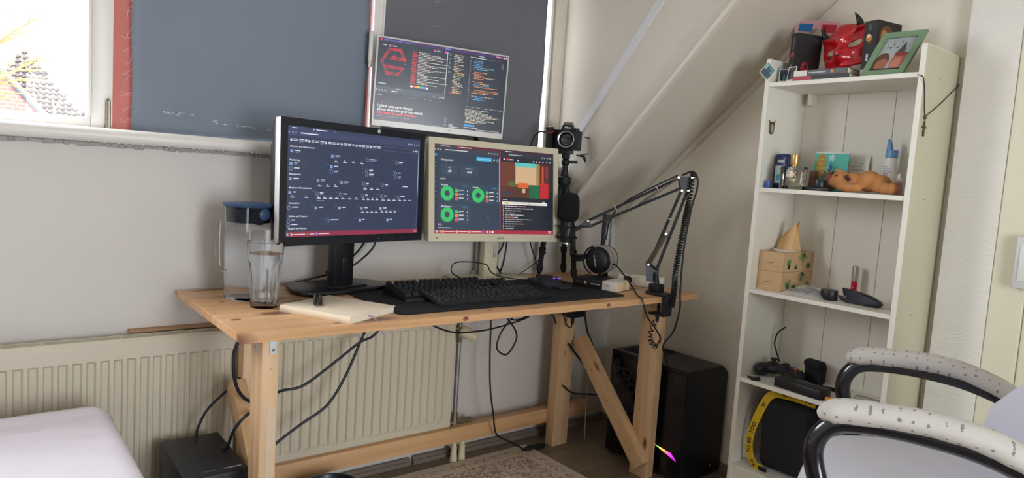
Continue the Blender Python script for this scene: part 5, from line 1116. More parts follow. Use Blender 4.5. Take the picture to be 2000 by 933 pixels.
# devil mask
mk = fx_thing('devil_mask', 'glossy red devil half mask with black horns', 'mask', -.16, -1.012, Z1+.031, math.radians(-4)); mk.scale = (1.08, 1.08, 1.08)
m_mask = mat('mask_red', '#b3101e', r=.22, var=.15, vs=25, coat=.5)
RM = tr(.0, .012, .062) @ Matrix.Rotation(math.radians(-17), 4, 'Y') @ rx(math.radians(-12))
def gs_(x, y, cx, cy, sx, sy): return math.exp(-((x-cx)/sx)**2-((y-cy)/sy)**2)
def mface(u, v):
    a = (u-.5)*2; w = .078*(1-.12*max(0, -(v-.5))*2); x = math.sin(a*1.35)*w; z = -.062+.135*v
    if v > .75: x *= math.sqrt(max(.02, 1-((v-.75)/.27)**2))
    y = .05-.055*math.cos(a*1.35)-.012*math.cos((v-.5)*2.6)
    X, Z_ = abs(x), z
    y -= .034*gs_(x, Z_, 0, -.03, .011, .017)+.016*gs_(x, Z_, 0, -.004, .009, .026)     # nose
    y -= .009*gs_(X, Z_, .016, -.036, .008, .008)                                         # nostril wings
    y -= .014*math.exp(-((Z_-(.022+.55*(X-.008)))/.007)**2)*(1 if X > .006 else .4)*(1 if X < .062 else 0)      # brow ridges
    y -= .010*gs_(X, Z_, .043, -.026, .02, .014)                                          # cheeks
    y -= .006*math.exp(-((Z_+.057)/.006)**2)
    y += .014*gs_(X, Z_, .033, .004, .019, .012)                                          # eye sockets
    return V((x, y, z))
def eye(u, v):
    p = mface(u, v); X = abs(p.x); return ((X-.033)/.0175)**2+((p.z-.003-.25*(X-.033))/.0105)**2 < 1
b = MB(); b.grid(mface, 64, 54, eye); b.bm.transform(RM); o = b.done('face', m_mask, mk, smooth=60); sm_ = o.modifiers.new('shell', 'SOLIDIFY'); sm_.thickness = .0025; sm_.offset = 1
m_hrn = mat('mask_horn', '#16171b', r=.35)
for sx_ in (-1, 1):
    pts = [RM @ V(p) for p in ((sx_*.046, .012, .05), (sx_*.052, -.006, .062), (sx_*.05, -.014, .078), (sx_*.043, -.012, .093))]; S_ = spl(pts, 5); n = len(S_)
    MB().tube(S_, [.0125*(1-.92*i/(n-1)) for i in range(n)], 12).done('horn', m_hrn, mk)
b = MB()
for k in range(7): p = RM @ V((-.034+k*.0075, -.0155+.0035*abs(k-3)*.5, -.0625)); MB().sph(tuple(p), (.003, .0025, .004), 10, 6).done('tooth', mat('tooth_ivory', '#d8b8a8', r=.3), mk)
for sx_ in (-1, 1): p = RM @ V((sx_*.011, -.058, -.044)); MB().sph(tuple(p), (.0045, .004, .0035), 10, 6).done('nostril', m_hrn, mk)
# green photo frame leaning sideways
pf = fx_thing('framed_photo', 'sage green photo frame leaning tilted with a couple photo', 'photo frame', -.216, -1.158, Z1, math.radians(5))
m_grn = mat('sage_frame', '#6f8a6b', r=.5, var=.05, vs=20)
def shear(x, z): return (x+.39*z, z)
fw_, fh = .112, .122
def ring4(i): return [shear(-fw_/2+i, i), shear(fw_/2-i, i), shear(fw_/2-i, fh-i), shear(-fw_/2+i, fh-i)]
o4, i4 = ring4(0), ring4(.0155)
PM = rx(math.radians(-9))
vs = [PM @ V((x, y, z)) for y in (-.006, .006) for ring in (o4, i4) for x, z in ring]
fs = []
for k in range(4):
    j = (k+1) % 4; fs += [(k, j, j+4, k+4), (k+8, k+12, j+12, j+8), (k, k+8, j+8, j), (k+4, j+4, j+12, k+12)]
MB().poly([tuple(v) for v in vs], fs).done('frame', m_grn, pf, smooth=0)
def sq(u, v): x, z = (1-v)*0+(-fw_/2+.0155+u*(fw_-.031)), fh-.0155-v*(fh-.031); return shear(x, z)
class SP(Print):
    def _p(s, u, v, l): x, z = sq(u, v); return (x, .001-s.e*l, z)
P = SP(fw_-.031, fh-.031).rect(0, 0, 1, 1, '#9aa3a3', 0)
R = random.Random(6)
for k in range(26): u, v = R.random()*.92, R.random()*.42; P.rect(u, v, u+R.uniform(.02, .08), v+R.uniform(.01, .05), R.choice(['#5c6458', '#3e463c', '#7c8478', '#b8bfc0', '#6a6a4c']), 1)
P.poly([(.55, .5), (.72, .12), (.85, .5)], '#4a5248', 2)
P.disc(.22, .74, .24, '#5a3c30', 3, 22, ry=.3).disc(.27, .82, .2, '#96604c', 4, 22, ry=.2).disc(.75, .72, .22, '#a0604e', 3, 22, ry=.28).rect(.55, .46, .98, .56, '#8c3a34', 4).disc(.74, .8, .15, '#b87864', 5, 20, ry=.2).rect(.0, .93, 1, 1, '#2e2c30', 6)
o = P.done('photo', m_prtg, pf); o.matrix_local = PM
b = MB().poly([tuple(PM @ V((x, .0025+d, z))) for d in (0, .002) for x, z in i4], [(3, 2, 1, 0), (4, 5, 6, 7), (0, 1, 5, 4), (1, 2, 6, 5), (2, 3, 7, 6), (3, 0, 4, 7)]); b.done('backing', m_blk, pf, smooth=0)
q = PM @ V((.022, .006, .09)); MB().tube([tuple(q), (.03, .062, .0015)], .004, 8, sx=2.).done('strut', m_blk, pf)
# ---------------- second shelf
Z2 = ZS[1]
dd = fx_thing('deodorant_stick', 'dark blue oval deodorant stick at the left of the second shelf', 'deodorant', -.165, -.859, Z2, math.radians(-12))
def ell_loft(levels, n=32, e=2.6):
    b = MB(); rings = []
    for rx_, ry_, z in levels: rings.append([b.bm.verts.new((math.copysign(abs(math.cos(a))**(2/e), math.cos(a))*rx_, math.copysign(abs(math.sin(a))**(2/e), math.sin(a))*ry_, z)) for a in [2*PI*k/n for k in range(n)]])
    for A_, B2 in zip(rings, rings[1:]):
        for k in range(n): b.bm.faces.new((A_[k], A_[(k+1) % n], B2[(k+1) % n], B2[k]))
    b.bm.faces.new(rings[0][::-1]); b.bm.faces.new(rings[-1]); return b
m_navy = mat('navy_plastic', '#1c2b5c', r=.3)
ell_loft([(.027, .014, 0), (.029, .0155, .003), (.029, .0155, .078)]).done('body', m_navy, dd); ell_loft([(.029, .0155, .0783), (.029, .0155, .098), (.027, .014, .108), (.021, .01, .1125), (.01, .005, .1135)]).done('cap', m_navy, dd)
P = Print(.04, .056).rect(0, 0, 1, 1, '#a9bfc4', 0).disc(.68, .2, .2, '#16244c', 1, 20).rect(.2, .5, .9, .85, '#3f8fb0', 1).rect(.45, .46, .95, .58, '#4a9a5c', 2).rect(.05, .1, .16, .9, '#dfe8ea', 1).text(.68, .24, 'NIVEA', .0035, '#ffffff', 2, align='c', bold=.03)
P.done('label_print', m_prt, dd, (.004, -.0158, .046)); Print(.03, .011).rect(0, 0, 1, 1, '#8d9aa8', 0).rect(.1, .3, .9, .45, '#d8dee4', 1).rect(.1, .6, .7, .72, '#d8dee4', 1).done('cap_print', m_prt, dd, (.006, -.0158, .0885))
bb_ = fx_thing('blue_cap', 'small bright blue cap beside the deodorant stick', 'cap', -.215, -.842, Z2); MB().lathe([(0, 0), (.0065, 0), (.0068, .001), (.0066, .021), (.005, .0225), (0, .0225)], 20).done('shell', mat('bright_blue', '#2c58b8', r=.3), bb_)
pfm = fx_thing('perfume_bottle', 'square glass perfume bottle with gold cap', 'perfume bottle', -.21, -.924, Z2, math.radians(4))
b = MB().box((0, 0, .036), (.074, .034, .071), None, .004, 3); b.done('glass_block', m_glass, pfm)
MB().box((0, 0, .037), (.06, .024, .052), None, .003).done('perfume', mat('perfume_liquid', (.93, .88, .8), r=.0, trans=1, ior=1.36), pfm)
MB().cyl((0, 0, .0716), (0, 0, .079), .0085, n=20).done('collar', mat('gold', '#c8a268', r=.25, m=.9), pfm); MB().lathe([(0, .0765), (.0125, .0765), (.0132, .078), (.0132, .107), (.012, .1085), (0, .1085)], 28).done('cap', mat('gold_cap', '#c9a56d', r=.3, m=.75), pfm)
P = Print(.05, .05).text(.5, .42, '24K', .0155, '#f0dcc0', 1, align='c', bold=.01).rect(.36, .08, .64, .16, '#e8d4b8', 1)
for k in range(6): a = k*.5; P.poly([(.1+k*.03, .62+.05*math.sin(a*3)), (.9-k*.03, .55+.04*k), (.9-k*.03, .565+.04*k)], '#e8d4b8', 1)
P.done('lettering', m_prt, pfm, (0, -.0172, .036))
sb = fx_thing('brown_packet', 'narrow brown carton standing behind the perfume bottle', 'carton', -.11, -.938, Z2, math.radians(-15)); MB().bx(-.011, .011, -.009, .009, 0, .064, .0006).done('carton', mat('brown_card', '#8a5c44', r=.6, var=.1, vs=30), sb, smooth=0)
gc = fx_thing('greeting_card', 'teal greeting card with gold balloon and party hat', 'greeting card', -.085, -.971, Z2, math.radians(-3))
cw, chh = .113, .129; M_ = rx(math.radians(-7))
b = MB().bx(-cw/2, cw/2, 0, .0006, 0, chh); b.bm.transform(M_); b.done('front_leaf', mat('teal_card', '#3aa79c', r=.5), gc, smooth=0)
b = MB().bx(-cw/2, cw/2, 0, .0006, 0, chh); b.bm.transform(tr(0, .03, 0) @ rx(math.radians(7))); b.done('rear_leaf', mat('white_card', '#dcdcd4', r=.6), gc, smooth=0)
P = Print(cw, chh).rect(0, 0, 1, 1, '#43b3a6', 0).disc(.2, .34, .16, '#a3842c', 1, 28, ry=.3).poly([(.16, .62), (.24, .62), (.2, .72)], '#a3842c', 1)
P.text(.2, .22, 'HAPPY', .006, '#d8c26a', 2, align='c').text(.2, .32, 'B-DAY', .006, '#d8c26a', 2, align='c').text(.2, .43, 'TO YOU', .006, '#d8c26a', 2, align='c')
P.poly([(.5, .24), (.6, .62), (.4, .62)], '#234a8c', 1)
for k in range(7): P.disc(.44+(k % 3)*.055, .4+k*.03, .012, '#dfe8ee', 2, 8)
for k in range(11): a = k*.571; P.poly([(.5, .15), (.5+.1*math.cos(a), .15+.1*math.sin(a)), (.5+.07*math.cos(a+.25), .15+.07*math.sin(a+.25))], '#f4f4f4', 2)
o = P.done('card_print', m_prt, gc); o.matrix_local = M_ @ tr(0, -.0002, chh/2)
gc2 = fx_thing('note_card', 'pale handwritten card behind the teal card', 'card', -.035, -1.03, Z2, math.radians(8))
b = MB().bx(-.038, .038, 0, .0005, 0, .122); b.bm.transform(rx(math.radians(-6))); b.done('paper', MATS['white_card'], gc2, smooth=0)
P = Print(.076, .122)
for k in range(7): P.rect(.35, .2+k*.09, .35+.5*random.Random(k).uniform(.6, 1), .212+k*.09, '#6f767a', 1)
o = P.done('handwriting', m_prt, gc2); o.matrix_local = rx(math.radians(-6)) @ tr(0, -.0002, .061)
am_ = fx_thing('amber_jar', 'olive brown round jar behind the black lens cap stack', 'jar', -.135, -.998, Z2); MB().lathe([(0, 0), (.018, 0), (.0195, .003), (.0195, .05), (.016, .056), (.0145, .058), (.0145, .065), (0, .066)], 28).done('jar', mat('olive_glass', '#5c5636', r=.15, coat=.4), am_)
cc = fx_thing('compact_case', 'flat black device with round black knob on the second shelf', 'black device', -.2, -1.0, Z2, math.radians(-2))
MB().bx(-.044, .044, -.014, .014, 0, .0115, .003).done('plate', m_blk, cc); MB().lathe([(0, .0115), (.019, .0115), (.0195, .013), (.0195, .03), (.018, .0345), (0, .0345)], 32, tr(.006, 0, 0)).done('knob', mat('knob_navy', '#171b28', r=.35), cc)
# teddy bear lying on its front
tb_ = fx_thing('teddy_bear', 'brown plush teddy bear lying face down on the second shelf', 'plush toy', -.175, -1.12, Z2, math.radians(-6))
m_plu = mat('plush_fur', '#c88a55', r=1, bump=1., bs=420, var=.18, vs=60)
b = MB()
for c_, r_ in (((-.064, .0, .037), (.031, .031, .029)), ((-.085, -.006, .031), (.017, .019, .019)), ((-.025, .004, .034), (.034, .03, .028)), ((.018, .006, .037), (.036, .032, .031)), ((.05, .008, .031), (.03, .032, .027)), ((.062, -.016, .022), (.022, .016, .018)), ((.083, -.02, .018), (.022, .016, .0165)), ((.103, -.021, .018), (.014, .016, .0175)), ((.065, .026, .02), (.03, .015, .018)), ((-.045, -.022, .02), (.024, .014, .0165)), ((-.022, -.028, .0155), (.026, .013, .0145)), ((.002, -.028, .016), (.018, .012, .0145)), ((-.066, .02, .05), (.012, .006, .012))): b.sph(c_, r_, 20, 12)
o = b.done('body', m_plu, tb_, smooth=180); rm = o.modifiers.new('fuse', 'REMESH'); rm.mode = 'VOXEL'; rm.voxel_size = .0035; rm.use_smooth_shade = True
s2 = o.modifiers.new('soften', 'SMOOTH'); s2.iterations = 4
MB().sph((-.094, -.018, .036), (.0105, .009, .0185), 16, 10, rz(.4)).done('muzzle', mat('muzzle_brown', '#7a4536', r=.9, bump=.4, bs=300), tb_)
MB().sph((-.064, -.0285, .049), (.0045, .002, .0018), 12, 6).done('eye', m_blk, tb_)
MB().sph((-.07, -.012, .063), (.012, .006, .008), 14, 8).done('ear', m_plu, tb_)
MB().sph((-.034, -.0235, .046), (.006, .004, .007), 14, 8).sph((-.026, -.027, .039), (.009, .004, .006), 12, 8).done('bow', mat('bow_dark', '#4a2a2c', r=.8), tb_)
# spray bottle, vial, dropper
sv = fx_thing('spray_bottle', 'white nasal spray bottle with blue cap', 'spray bottle', -.055, -1.145, Z2)
m_wp = mat('white_plastic', '#e2dfda', r=.4)
MB().lathe([(0, 0), (.017, 0), (.0185, .002), (.0185, .095), (.0165, .1), (.0165, .112), (0, .112)], 28).done('bottle', m_wp, sv)
m_lb = mat('pale_blue_cap', '#6d9fd0', r=.3, trans=.2)
MB().lathe([(0, .112), (.0172, .112), (.0168, .135), (.012, .137), (0, .137)], 28).done('cap', m_lb, sv); MB().poly([(-.013, -.011, .135), (.0, -.011, .135), (.0, .011, .135), (-.013, .011, .135), (-.0125, -.006, .17), (-.006, -.006, .164), (-.006, .006, .164), (-.0125, .006, .17)], [(3, 2, 1, 0), (4, 5, 6, 7), (0, 1, 5, 4), (1, 2, 6, 5), (2, 3, 7, 6), (3, 0, 4, 7)]).done('nozzle', m_lb, sv)
P = Print(.03, .07)
R = random.Random(14)
for k in range(12): P.rect(.08, .06+k*.075, R.uniform(.5, .95), .085+k*.075, '#7f858c' if k % 4 else '#4a5058')
P.done('label_print', m_prt, sv, (0, -.0187, .055))
vi = fx_thing('clear_vial', 'slim clear vial behind the teddy bear', 'vial', -.045, -1.107, Z2); MB().lathe([(0, 0), (.007, 0), (.0072, .07), (.004, .08), (.003, .094), (0, .0945)], 20).done('glass', m_glass, vi)
dr = fx_thing('dropper_bottle', 'small pinkish dropper bottle with white tip at the shelf end', 'bottle', -.125, -1.202, Z2); MB().lathe([(0, 0), (.0105, 0), (.0112, .0015), (.0112, .036), (.008, .04), (0, .04)], 24).done('bottle', mat('pink_plastic', '#b58f88', r=.35), dr)
MB().lathe([(0, .0402), (.0085, .0402), (.0085, .049), (.005, .052), (.0035, .062), (.002, .064), (0, .0642)], 20).done('tip', m_wp, dr)
# ---------------- third shelf
Z3 = ZS[2]
m_krf = mat('kraft_card', '#c2a27a', r=.75, var=.04, vs=20); m_krf2 = mat('kraft_card_dark', '#b39066', r=.75, var=.05, vs=20)
def leafp(P, seed, cols=('#3f7a46', '#5c8a54', '#2f6a3c', '#7c9a66')):
    R = random.Random(seed)
    for cx, cy_, s in ((.2, .6, .42), (.66, .3, .5), (.42, .75, .22), (.85, .7, .25)):
        for k in range(13):
            a = -PI/2+R.uniform(-1.1, 1.1)+(PI if cy_ < .4 else 0); L = s*R.uniform(.5, 1); u, v = cx+R.uniform(-.03, .03), cy_+s*.6*(1 if cy_ >= .4 else -1)
            du, dv = math.cos(a)*L*.45, math.sin(a)*L*1.4; n_ = .018
            pts = [(u-n_, v), (u+n_, v), (u+du+n_*.3, v+dv), (u+du-n_*.3, v+dv)]
            P.poly([(min(max(a_, .01), .99), min(max(b2_, .01), .99)) for a_, b2_ in pts], R.choice(cols), 1+k % 3)
    return P
def tissue_box(label, z, open_top):
    t = fx_thing('tissue_box', label, 'tissue box', -.105, -.8705, z, 0, group='kraft tissue boxes'); w, d, h = .085, .19, .063
    MB().bx(-w/2, w/2, -d/2, d/2, 0, h, .0012).done('carton', m_krf, t, smooth=0)
    o = leafp(Print(d*.98, h*.96), 3 if open_top else 5).done('leaf_print', m_prt, t); o.matrix_local = tr(w/2+.0003, 0, h/2) @ rz(PI/2); tag(o, None, kind='stuff')
    MB().bx(-w/2-.0004, w/2+.0004, -d/2-.0008, -d/2, .018, .019).done('flap_seam', m_krf2, t, smooth=0)
    P = Print(.03, .006).rect(.0, .2, .3, .7, '#8a6f4c').rect(.35, .2, .6, .7, '#8a6f4c').rect(.65, .2, 1, .7, '#8a6f4c'); P.done('flap_print', m_prt, t, (-.005, -d/2-.0004, .027))
    if open_top:
        b = MB()
        def g(u, v):
            a = u*2*PI; r_ = .036*(1-.93*v**1.5); z_ = h+.098*v; return V((r_*1.1*math.cos(a)+.03*v*v+.004*math.sin(4*a)*(1-v), r_*(.75-.6*v)*math.sin(a)+.004*math.sin(3*a+5*v), z_+.003*math.sin(5*a)*v))
        b.grid(g, 36, 14); o = b.done('tissue', mat('kraft_tissue', '#cba878', r=.9, bump=.2, bs=90, var=.06, vs=30), t); o.modifiers.new('thickness', 'SOLIDIFY').thickness = .0008
        MB().lathe([(.0, 0), (.034, .0), (.036, .004), (.031, .0065), (.0, .002)], 24, tr(0, -.008, h+.0002) @ Matrix.Diagonal((1, 1.45, 1, 1))).done('slot_film', mat('white_film', '#dcdad4', r=.4), t)
    return t
tissue_box('kraft tissue box with green leaf print, lower of the stack', Z3, False); tissue_box('open kraft tissue box with a brown tissue, upper of the stack', Z3+.0633, True)
bg_ = fx_thing('plastic_bag', 'clear plastic bag with dark cables beside the tissue boxes', 'plastic bag', -.135, -.985, Z3)
m_bag = mat('bag_film', (.95, .96, .97), r=.15, trans=.0, alpha=.28)
b = MB(); b.grid(lambda u, v: V((-.068+.135*u, -.075+.14*v, .001+(.032*math.sin(PI*u)**.5*math.sin(PI*v)**.5)*(.8+.35*noise.noise(V((u*9, v*9, 2)))))), 28, 24); b.done('film', m_bag, bg_)
for k in range(4): pts = spl([(-.055, -.03+k*.02, .008), (-.02, -.045+k*.024, .014+.002*k), (.02, -.03+k*.018, .01), (.05, -.04+k*.02, .009)], 6); MB().tube(pts, .0042, 7).done('cable', m_cab, bg_)
lt = fx_thing('round_tin', 'small round black jar lid on the third shelf', 'black tin', -.165, -1.055, Z3); MB().lathe([(0, 0), (.0235, 0), (.0245, .0015), (.0245, .028), (.0235, .031), (0, .0312)], 36).done('lid', mat('tin_black', '#16181f', r=.4), lt)
sr = fx_thing('stapler', 'dark navy stapler lying on its side on the third shelf', 'stapler', -.155, -1.15, Z3, math.radians(0))
m_stp = mat('stapler_navy', '#171b28', r=.45)
MB().prism([(-.058, .043), (-.03, .04), (.02, .032), (.05, .02), (.0585, .011), (.052, .002), (.03, 0), (-.01, .0), (-.022, .013), (-.052, .022)], .026, tr(0, .013, 0) @ rx(PI/2), .004).done('arm', m_stp, sr)
MB().prism([(-.07, .018), (-.06, .006), (-.04, .0), (-.008, .0), (-.018, .008), (-.05, .014)], .022, tr(0, .011, 0) @ rx(PI/2), .003).done('base', m_stp, sr)
MB().prism([(-.05, .0235), (-.022, .0145), (-.018, .019), (-.046, .029)], .016, tr(0, .0085, 0) @ rx(PI/2)).done('magazine', MATS['lens_silver'], sr)
lg_ = fx_thing('lip_gloss', 'red and silver lip gloss tube standing on the third shelf', 'lip gloss', -.045, -1.072, Z3)
MB().lathe([(0, 0), (.0085, 0), (.009, .001), (.009, .055), (0, .055)], 24).done('tube', mat('gloss_red', '#c21f34', r=.2), lg_); MB().lathe([(0, .0552), (.0095, .0552), (.0098, .057), (.0095, .102), (.0085, .103), (0, .103)], 24).done('cap', mat('satin_silver', '#b9b6b0', r=.3, m=.7), lg_)
Print(.01, .03).rect(.3, .1, .7, .15, '#f0c0c0').rect(.3, .4, .7, .5, '#f0c0c0').rect(.3, .7, .7, .8, '#f0c0c0').done('lettering', m_prt, lg_, (0, -.0092, .025))
cp2 = fx_thing('nail_clipper', 'small silver nail clipper at the right end of the third shelf', 'nail clipper', -.14, -1.222, Z3, math.radians(20))
MB().prism([(-.027, 0), (.024, .0), (.026, .003), (-.026, .0025)], .012, tr(0, .006, 0) @ rx(PI/2)).done('lower_blade', MATS['satin_silver'], cp2); MB().prism([(-.027, .0065), (.026, .0025), (.026, .0045), (-.026, .009)], .011, tr(0, .0055, 0) @ rx(PI/2)).done('lever', MATS['satin_silver'], cp2); MB().cyl((.018, 0, .0), (.018, 0, .008), .003, n=10).done('pin', MATS['satin_silver'], cp2)
pc_ = fx_thing('pencil', 'thin wooden stick lying behind the stapler', 'stick', -.07, -1.235, Z3, math.radians(4)); MB().cyl((-.03, 0, .0035), (.03, 0, .0035), .0035, n=8).done('shaft', wood('stick_wood', '#b58f63', '#9a7650', 'X'), pc_)
# ---------------- fourth shelf
Z4 = ZS[3]
gp = fx_thing('game_controller', 'black wired game controller with coloured buttons', 'game controller', -.125, -.912, Z4, math.radians(-10))
b = MB()
for c_, r_ in (((0, .01, .03), (.05, .03, .018)), ((-.045, 0, .028), (.032, .032, .022)), ((.045, 0, .028), (.032, .032, .022)), ((-.058, -.035, .024), (.02, .035, .022)), ((.058, -.035, .024), (.02, .035, .022))): b.sph(c_, r_, 20, 12)
o = b.done('shell', mat('controller_black', '#17181c', r=.4), gp, smooth=180); rm = o.modifiers.new('fuse', 'REMESH'); rm.mode = 'VOXEL'; rm.voxel_size = .004; rm.use_smooth_shade = True; o.modifiers.new('soften', 'SMOOTH').iterations = 5
for (x, y) in ((-.045, .004), (.02, -.016)): MB().lathe([(0, .043), (.006, .043), (.006, .053), (.0115, .055), (.012, .059), (.009, .061), (0, .0595)], 20, tr(x, y, 0)).done('thumbstick', m_blk, gp)
for (x, y, c) in ((.038, .004, '#2f5fd0'), (.05, -.008, '#c83a30'), (.05, .016, '#d8b030'), (.062, .004, '#4aa050')): MB().lathe([(0, .054), (.0045, .053), (.005, .047), (0, .047)], 14, tr(x, y, 0)).done('button', mat('btn_' + c[1:], c, r=.25), gp)
MB().lathe([(0, .051), (.006, .0505), (.0065, .046), (0, .046)], 18, tr(0, .012, 0)).done('guide_button', MATS['satin_silver'], gp)
cable('short black cable standing up behind the game controller', [(-.085, -.872, Z4+.045), (-.08, -.862, Z4+.06), (-.075, -.848, .53), (-.075, -.842, .552), (-.078, -.851, .585), (-.08, -.872, .607), (-.08, -.879, .612)], .0026, group='cables on the bookcase')
cable('bunched controller cable between controller and pouch', [(-.10, -.925, Z4+.02), (-.075, -.945, Z4+.03), (-.06, -.935, Z4+.015), (-.08, -.955, Z4+.008), (-.06, -.97, Z4+.006), (-.045, -.985, Z4+.01)], .003, group='cables on the bookcase')
pl_ = fx_thing('cable_plug', 'black plug hanging at the edge of the controller shelf', 'plug', -.225, -.873, Z4, math.radians(30)); MB().box((0, 0, .006), (.03, .012, .012), rx(0) @ Matrix.Rotation(-.15, 4, 'Y'), .003).done('shell', m_cab, pl_); MB().cyl((-.026, 0, .009), (-.012, 0, .007), .003, .005, n=10).done('strain_relief', m_cab, pl_)
pb = fx_thing('power_brick', 'long black power bank lying on the controller shelf', 'power bank', -.2, -1.018, Z4, math.radians(-5))
MB().bx(-.08, .08, -.03, .03, 0, .03, .004).done('housing', m_blk, pb); P = Print(.05, .02)
MB().bx(.0802, .081, -.02, -.004, .008, .018).done('port', MATS['tin_black'], pb, smooth=0); MB().bx(-.03, .03, .004, .022, .03, .0304).done('rating_label', mat('label_grey', '#4a4d55', r=.4), pb, smooth=0)
po = fx_thing('zip_pouch', 'small black fabric pouch at the back of the controller shelf', 'pouch', -.058, -.985, Z4, math.radians(-10))
m_fab = mat('black_nylon', '#15161a', r=.85, bump=.3, bs=500, var=.1, vs=60)
MB().box((0, 0, .036), (.066, .036, .07), None, .012, 4).done('body', m_fab, po); MB().box((0, -.006, .064), (.068, .036, .024), rx(.1), .01, 4).done('flap', m_fab, po); MB().tube(spl([(.034, -.02, .03), (.04, -.024, .01), (.06, -.02, .004), (.1, -.03, .004)], 5), .003, 6).done('strap', m_fab, po)
ut = fx_thing('orange_clip', 'small orange plastic piece at the shelf edge by the armrest', 'plastic clip', -.215, -1.115, Z4); MB().bx(-.012, .012, -.008, .008, 0, .013, .002).done('shell', mat('orange_plastic', '#e08a1c', r=.4), ut); MB().bx(.0122, .03, -.005, .005, .002, .009, .001).done('plug', m_blk, ut)
rl_ = fx_thing('steel_ruler', 'grey metal bar lying at the right of the controller shelf', 'metal bar', -.10, -1.195, Z4); MB().bx(-.055, .055, -.012, .012, 0, .012, .001).done('bar', mat('bar_grey', '#9a988f', r=.4, m=.4), rl_, smooth=0)
cable('black cord trailing right of the power bank', [(-.13, -1.04, Z4+.01), (-.11, -1.06, Z4+.012), (-.09, -1.08, Z4+.008), (-.1, -1.105, Z4+.008), (-.13, -1.12, Z4+.006)], .004, group='cables on the bookcase')
# ---------------- bottom shelf: shoulder bag
Z5 = ZS[4]
sg = fx_thing('shoulder_bag', 'black shoulder bag with yellow lettered strap on the bottom shelf', 'bag', -.125, -.965, Z5, math.radians(0))
b = MB(); b.box((0, 0, .122), (.175, .13, .24), None, .035, 5)
for v in b.bm.verts: v.co += V((.004*math.sin(v.co.z*30), .004*math.sin(v.co.z*25+v.co.x*20), 0))
b.done('body', m_fab, sg, smooth=60)
MB().box((.004, -.062, .12), (.15, .016, .19), None, .007, 3).done('front_pocket', m_fab, sg)
MB().box((-.085, -.01, .2), (.03, .1, .06), None, .012, 3).done('side_flap', m_fab, sg)
m_yel = mat('yellow_webbing', '#c9a818', r=.7, bump=.2, bs=400)
stp = spl([(.09, -.045, .2585), (.05, -.05, .262), (.0, -.05, .261), (-.045, -.055, .255), (-.065, -.064, .235), (-.08, -.074, .19), (-.098, -.078, .13), (-.104, -.08, .08), (-.096, -.082, .04), (-.075, -.084, .012), (-.05, -.084, .005)], 8)
tan = []
def strap(path, w, name, m, th=.0012, off=0.):
    b = MB(); prev = None; R_ = []
    for i, p in enumerate(path):
        t_ = (path[min(i+1, len(path)-1)]-path[max(i-1, 0)]).normalized(); fr_ = V((0, -1, .0)) if abs(t_.z) > .35 else V((0, -.75, .66)); n = (fr_-t_*fr_.dot(t_)).normalized(); s_ = t_.cross(n).normalized()
        if prev and s_.dot(prev) < 0: s_ = -s_; n = n
        prev = s_; q = p+n*off; R_.append([b.bm.verts.new(q+s_*w/2), b.bm.verts.new(q-s_*w/2), b.bm.verts.new(q-s_*w/2-n*th), b.bm.verts.new(q+s_*w/2-n*th)]); tan.append((q, t_, s_, n))
    for A_, B2 in zip(R_, R_[1:]):
        for k in range(4): b.bm.faces.new((A_[k], A_[(k+1) % 4], B2[(k+1) % 4], B2[k]))
    b.bm.faces.new(R_[0]); b.bm.faces.new(R_[-1]); return b.done(name, m, sg)
so_ = strap(stp, .026, 'strap', m_yel)
def strap_text(txt, i, size=.017, flip=False):
    q, t_, s_, n = tan[i]; X_ = -t_ if not flip else t_; Z_ = n.cross(X_).normalized() if True else s_
    M_ = Matrix((X_, -n, -Z_*-1)).transposed().to_4x4(); M_.translation = q+n*.0006
    P = Print(.1, .03).text(.5, .5+.28*size/.017, txt, size, '#17181c', 1, bold=.03, align='c'); o = P.done('strap_lettering', m_prt, so_); o.matrix_local = M_
strap_text('TO BE', 58, .0135); strap_text('TOO', 48, .0135) ; strap_text('TO', 70, .0125); strap_text('BE', 36, .011); strap_text('- TO', 6, .012); strap_text('90', 18, .012)
MB().box((-.045, -.086, .008), (.03, .006, .014), None, .003).done('strap_buckle', m_blk, sg)
fl = fx_thing('dark_case', 'flat dark case lying at the back of the bottom shelf', 'case', -.115, -1.16, Z5, math.radians(4)); MB().bx(-.07, .07, -.09, .09, 0, .035, .004).done('lid', m_blk2, fl)
# ================================================================ computer tower
pc = thing('computer_tower', 'black computer tower with lit glass side under the right end of the desk', 'computer', (-.141, -.457, 0))
PX0, PX1, PY0, PY1 = -.121, .119, -.183, .182
m_pcm = mat('tower_black', '#14161b', r=.35, var=.05, vs=20); m_pcf = mat('tower_front', '#10131a', r=.28)
pr = [(PX0, .0), (PX1, 0), (PX1, .372), (PX1-.035, .402), (PX0, .402)]
MB().prism([(x, z) for x, z in pr], PY1-PY0-.006, tr(0, PY1, 0) @ rx(PI/2) @ tr(0, .012, 0), .003).done('case', m_pcm, pc, smooth=20)
MB().prism([(x, z) for x, z in pr], .006, tr(0, PY0+.006, 0) @ rx(PI/2) @ tr(0, .012, 0), .001).done('front_panel', m_pcf, pc, smooth=20)
gm_ = mat('tinted_glass', '#0a0e15', r=.2, coat=.1)
MB().bx(PX0-.004, PX0-.0005, PY0+.004, PY1-.012, .03, .398, .001).done('side_glass', gm_, pc, smooth=0)
sl_ = MB().bx(PX0-.0005, PX0+.0, PY0+.02, PY0+.05, .1, .3)
P = Print(.1, .04)
cols = ('#49d06a', '#b8dc4a', '#f0d050', '#f09a4a', '#f0607a', '#e83cc0', '#d028f0', '#c81cff')
for k in range(8):
    a, b2_ = k/8, (k+1)/8
    def up_(x): return .1+.25*x-.02 if x < .8 else .32+(x-.8)*2.6
    def lo_(x): return .1+.75*x
    P.poly([(a, up_(a)), (b2_, up_(b2_)), (b2_, lo_(b2_)), (a, lo_(a)+.01)], cols[k])
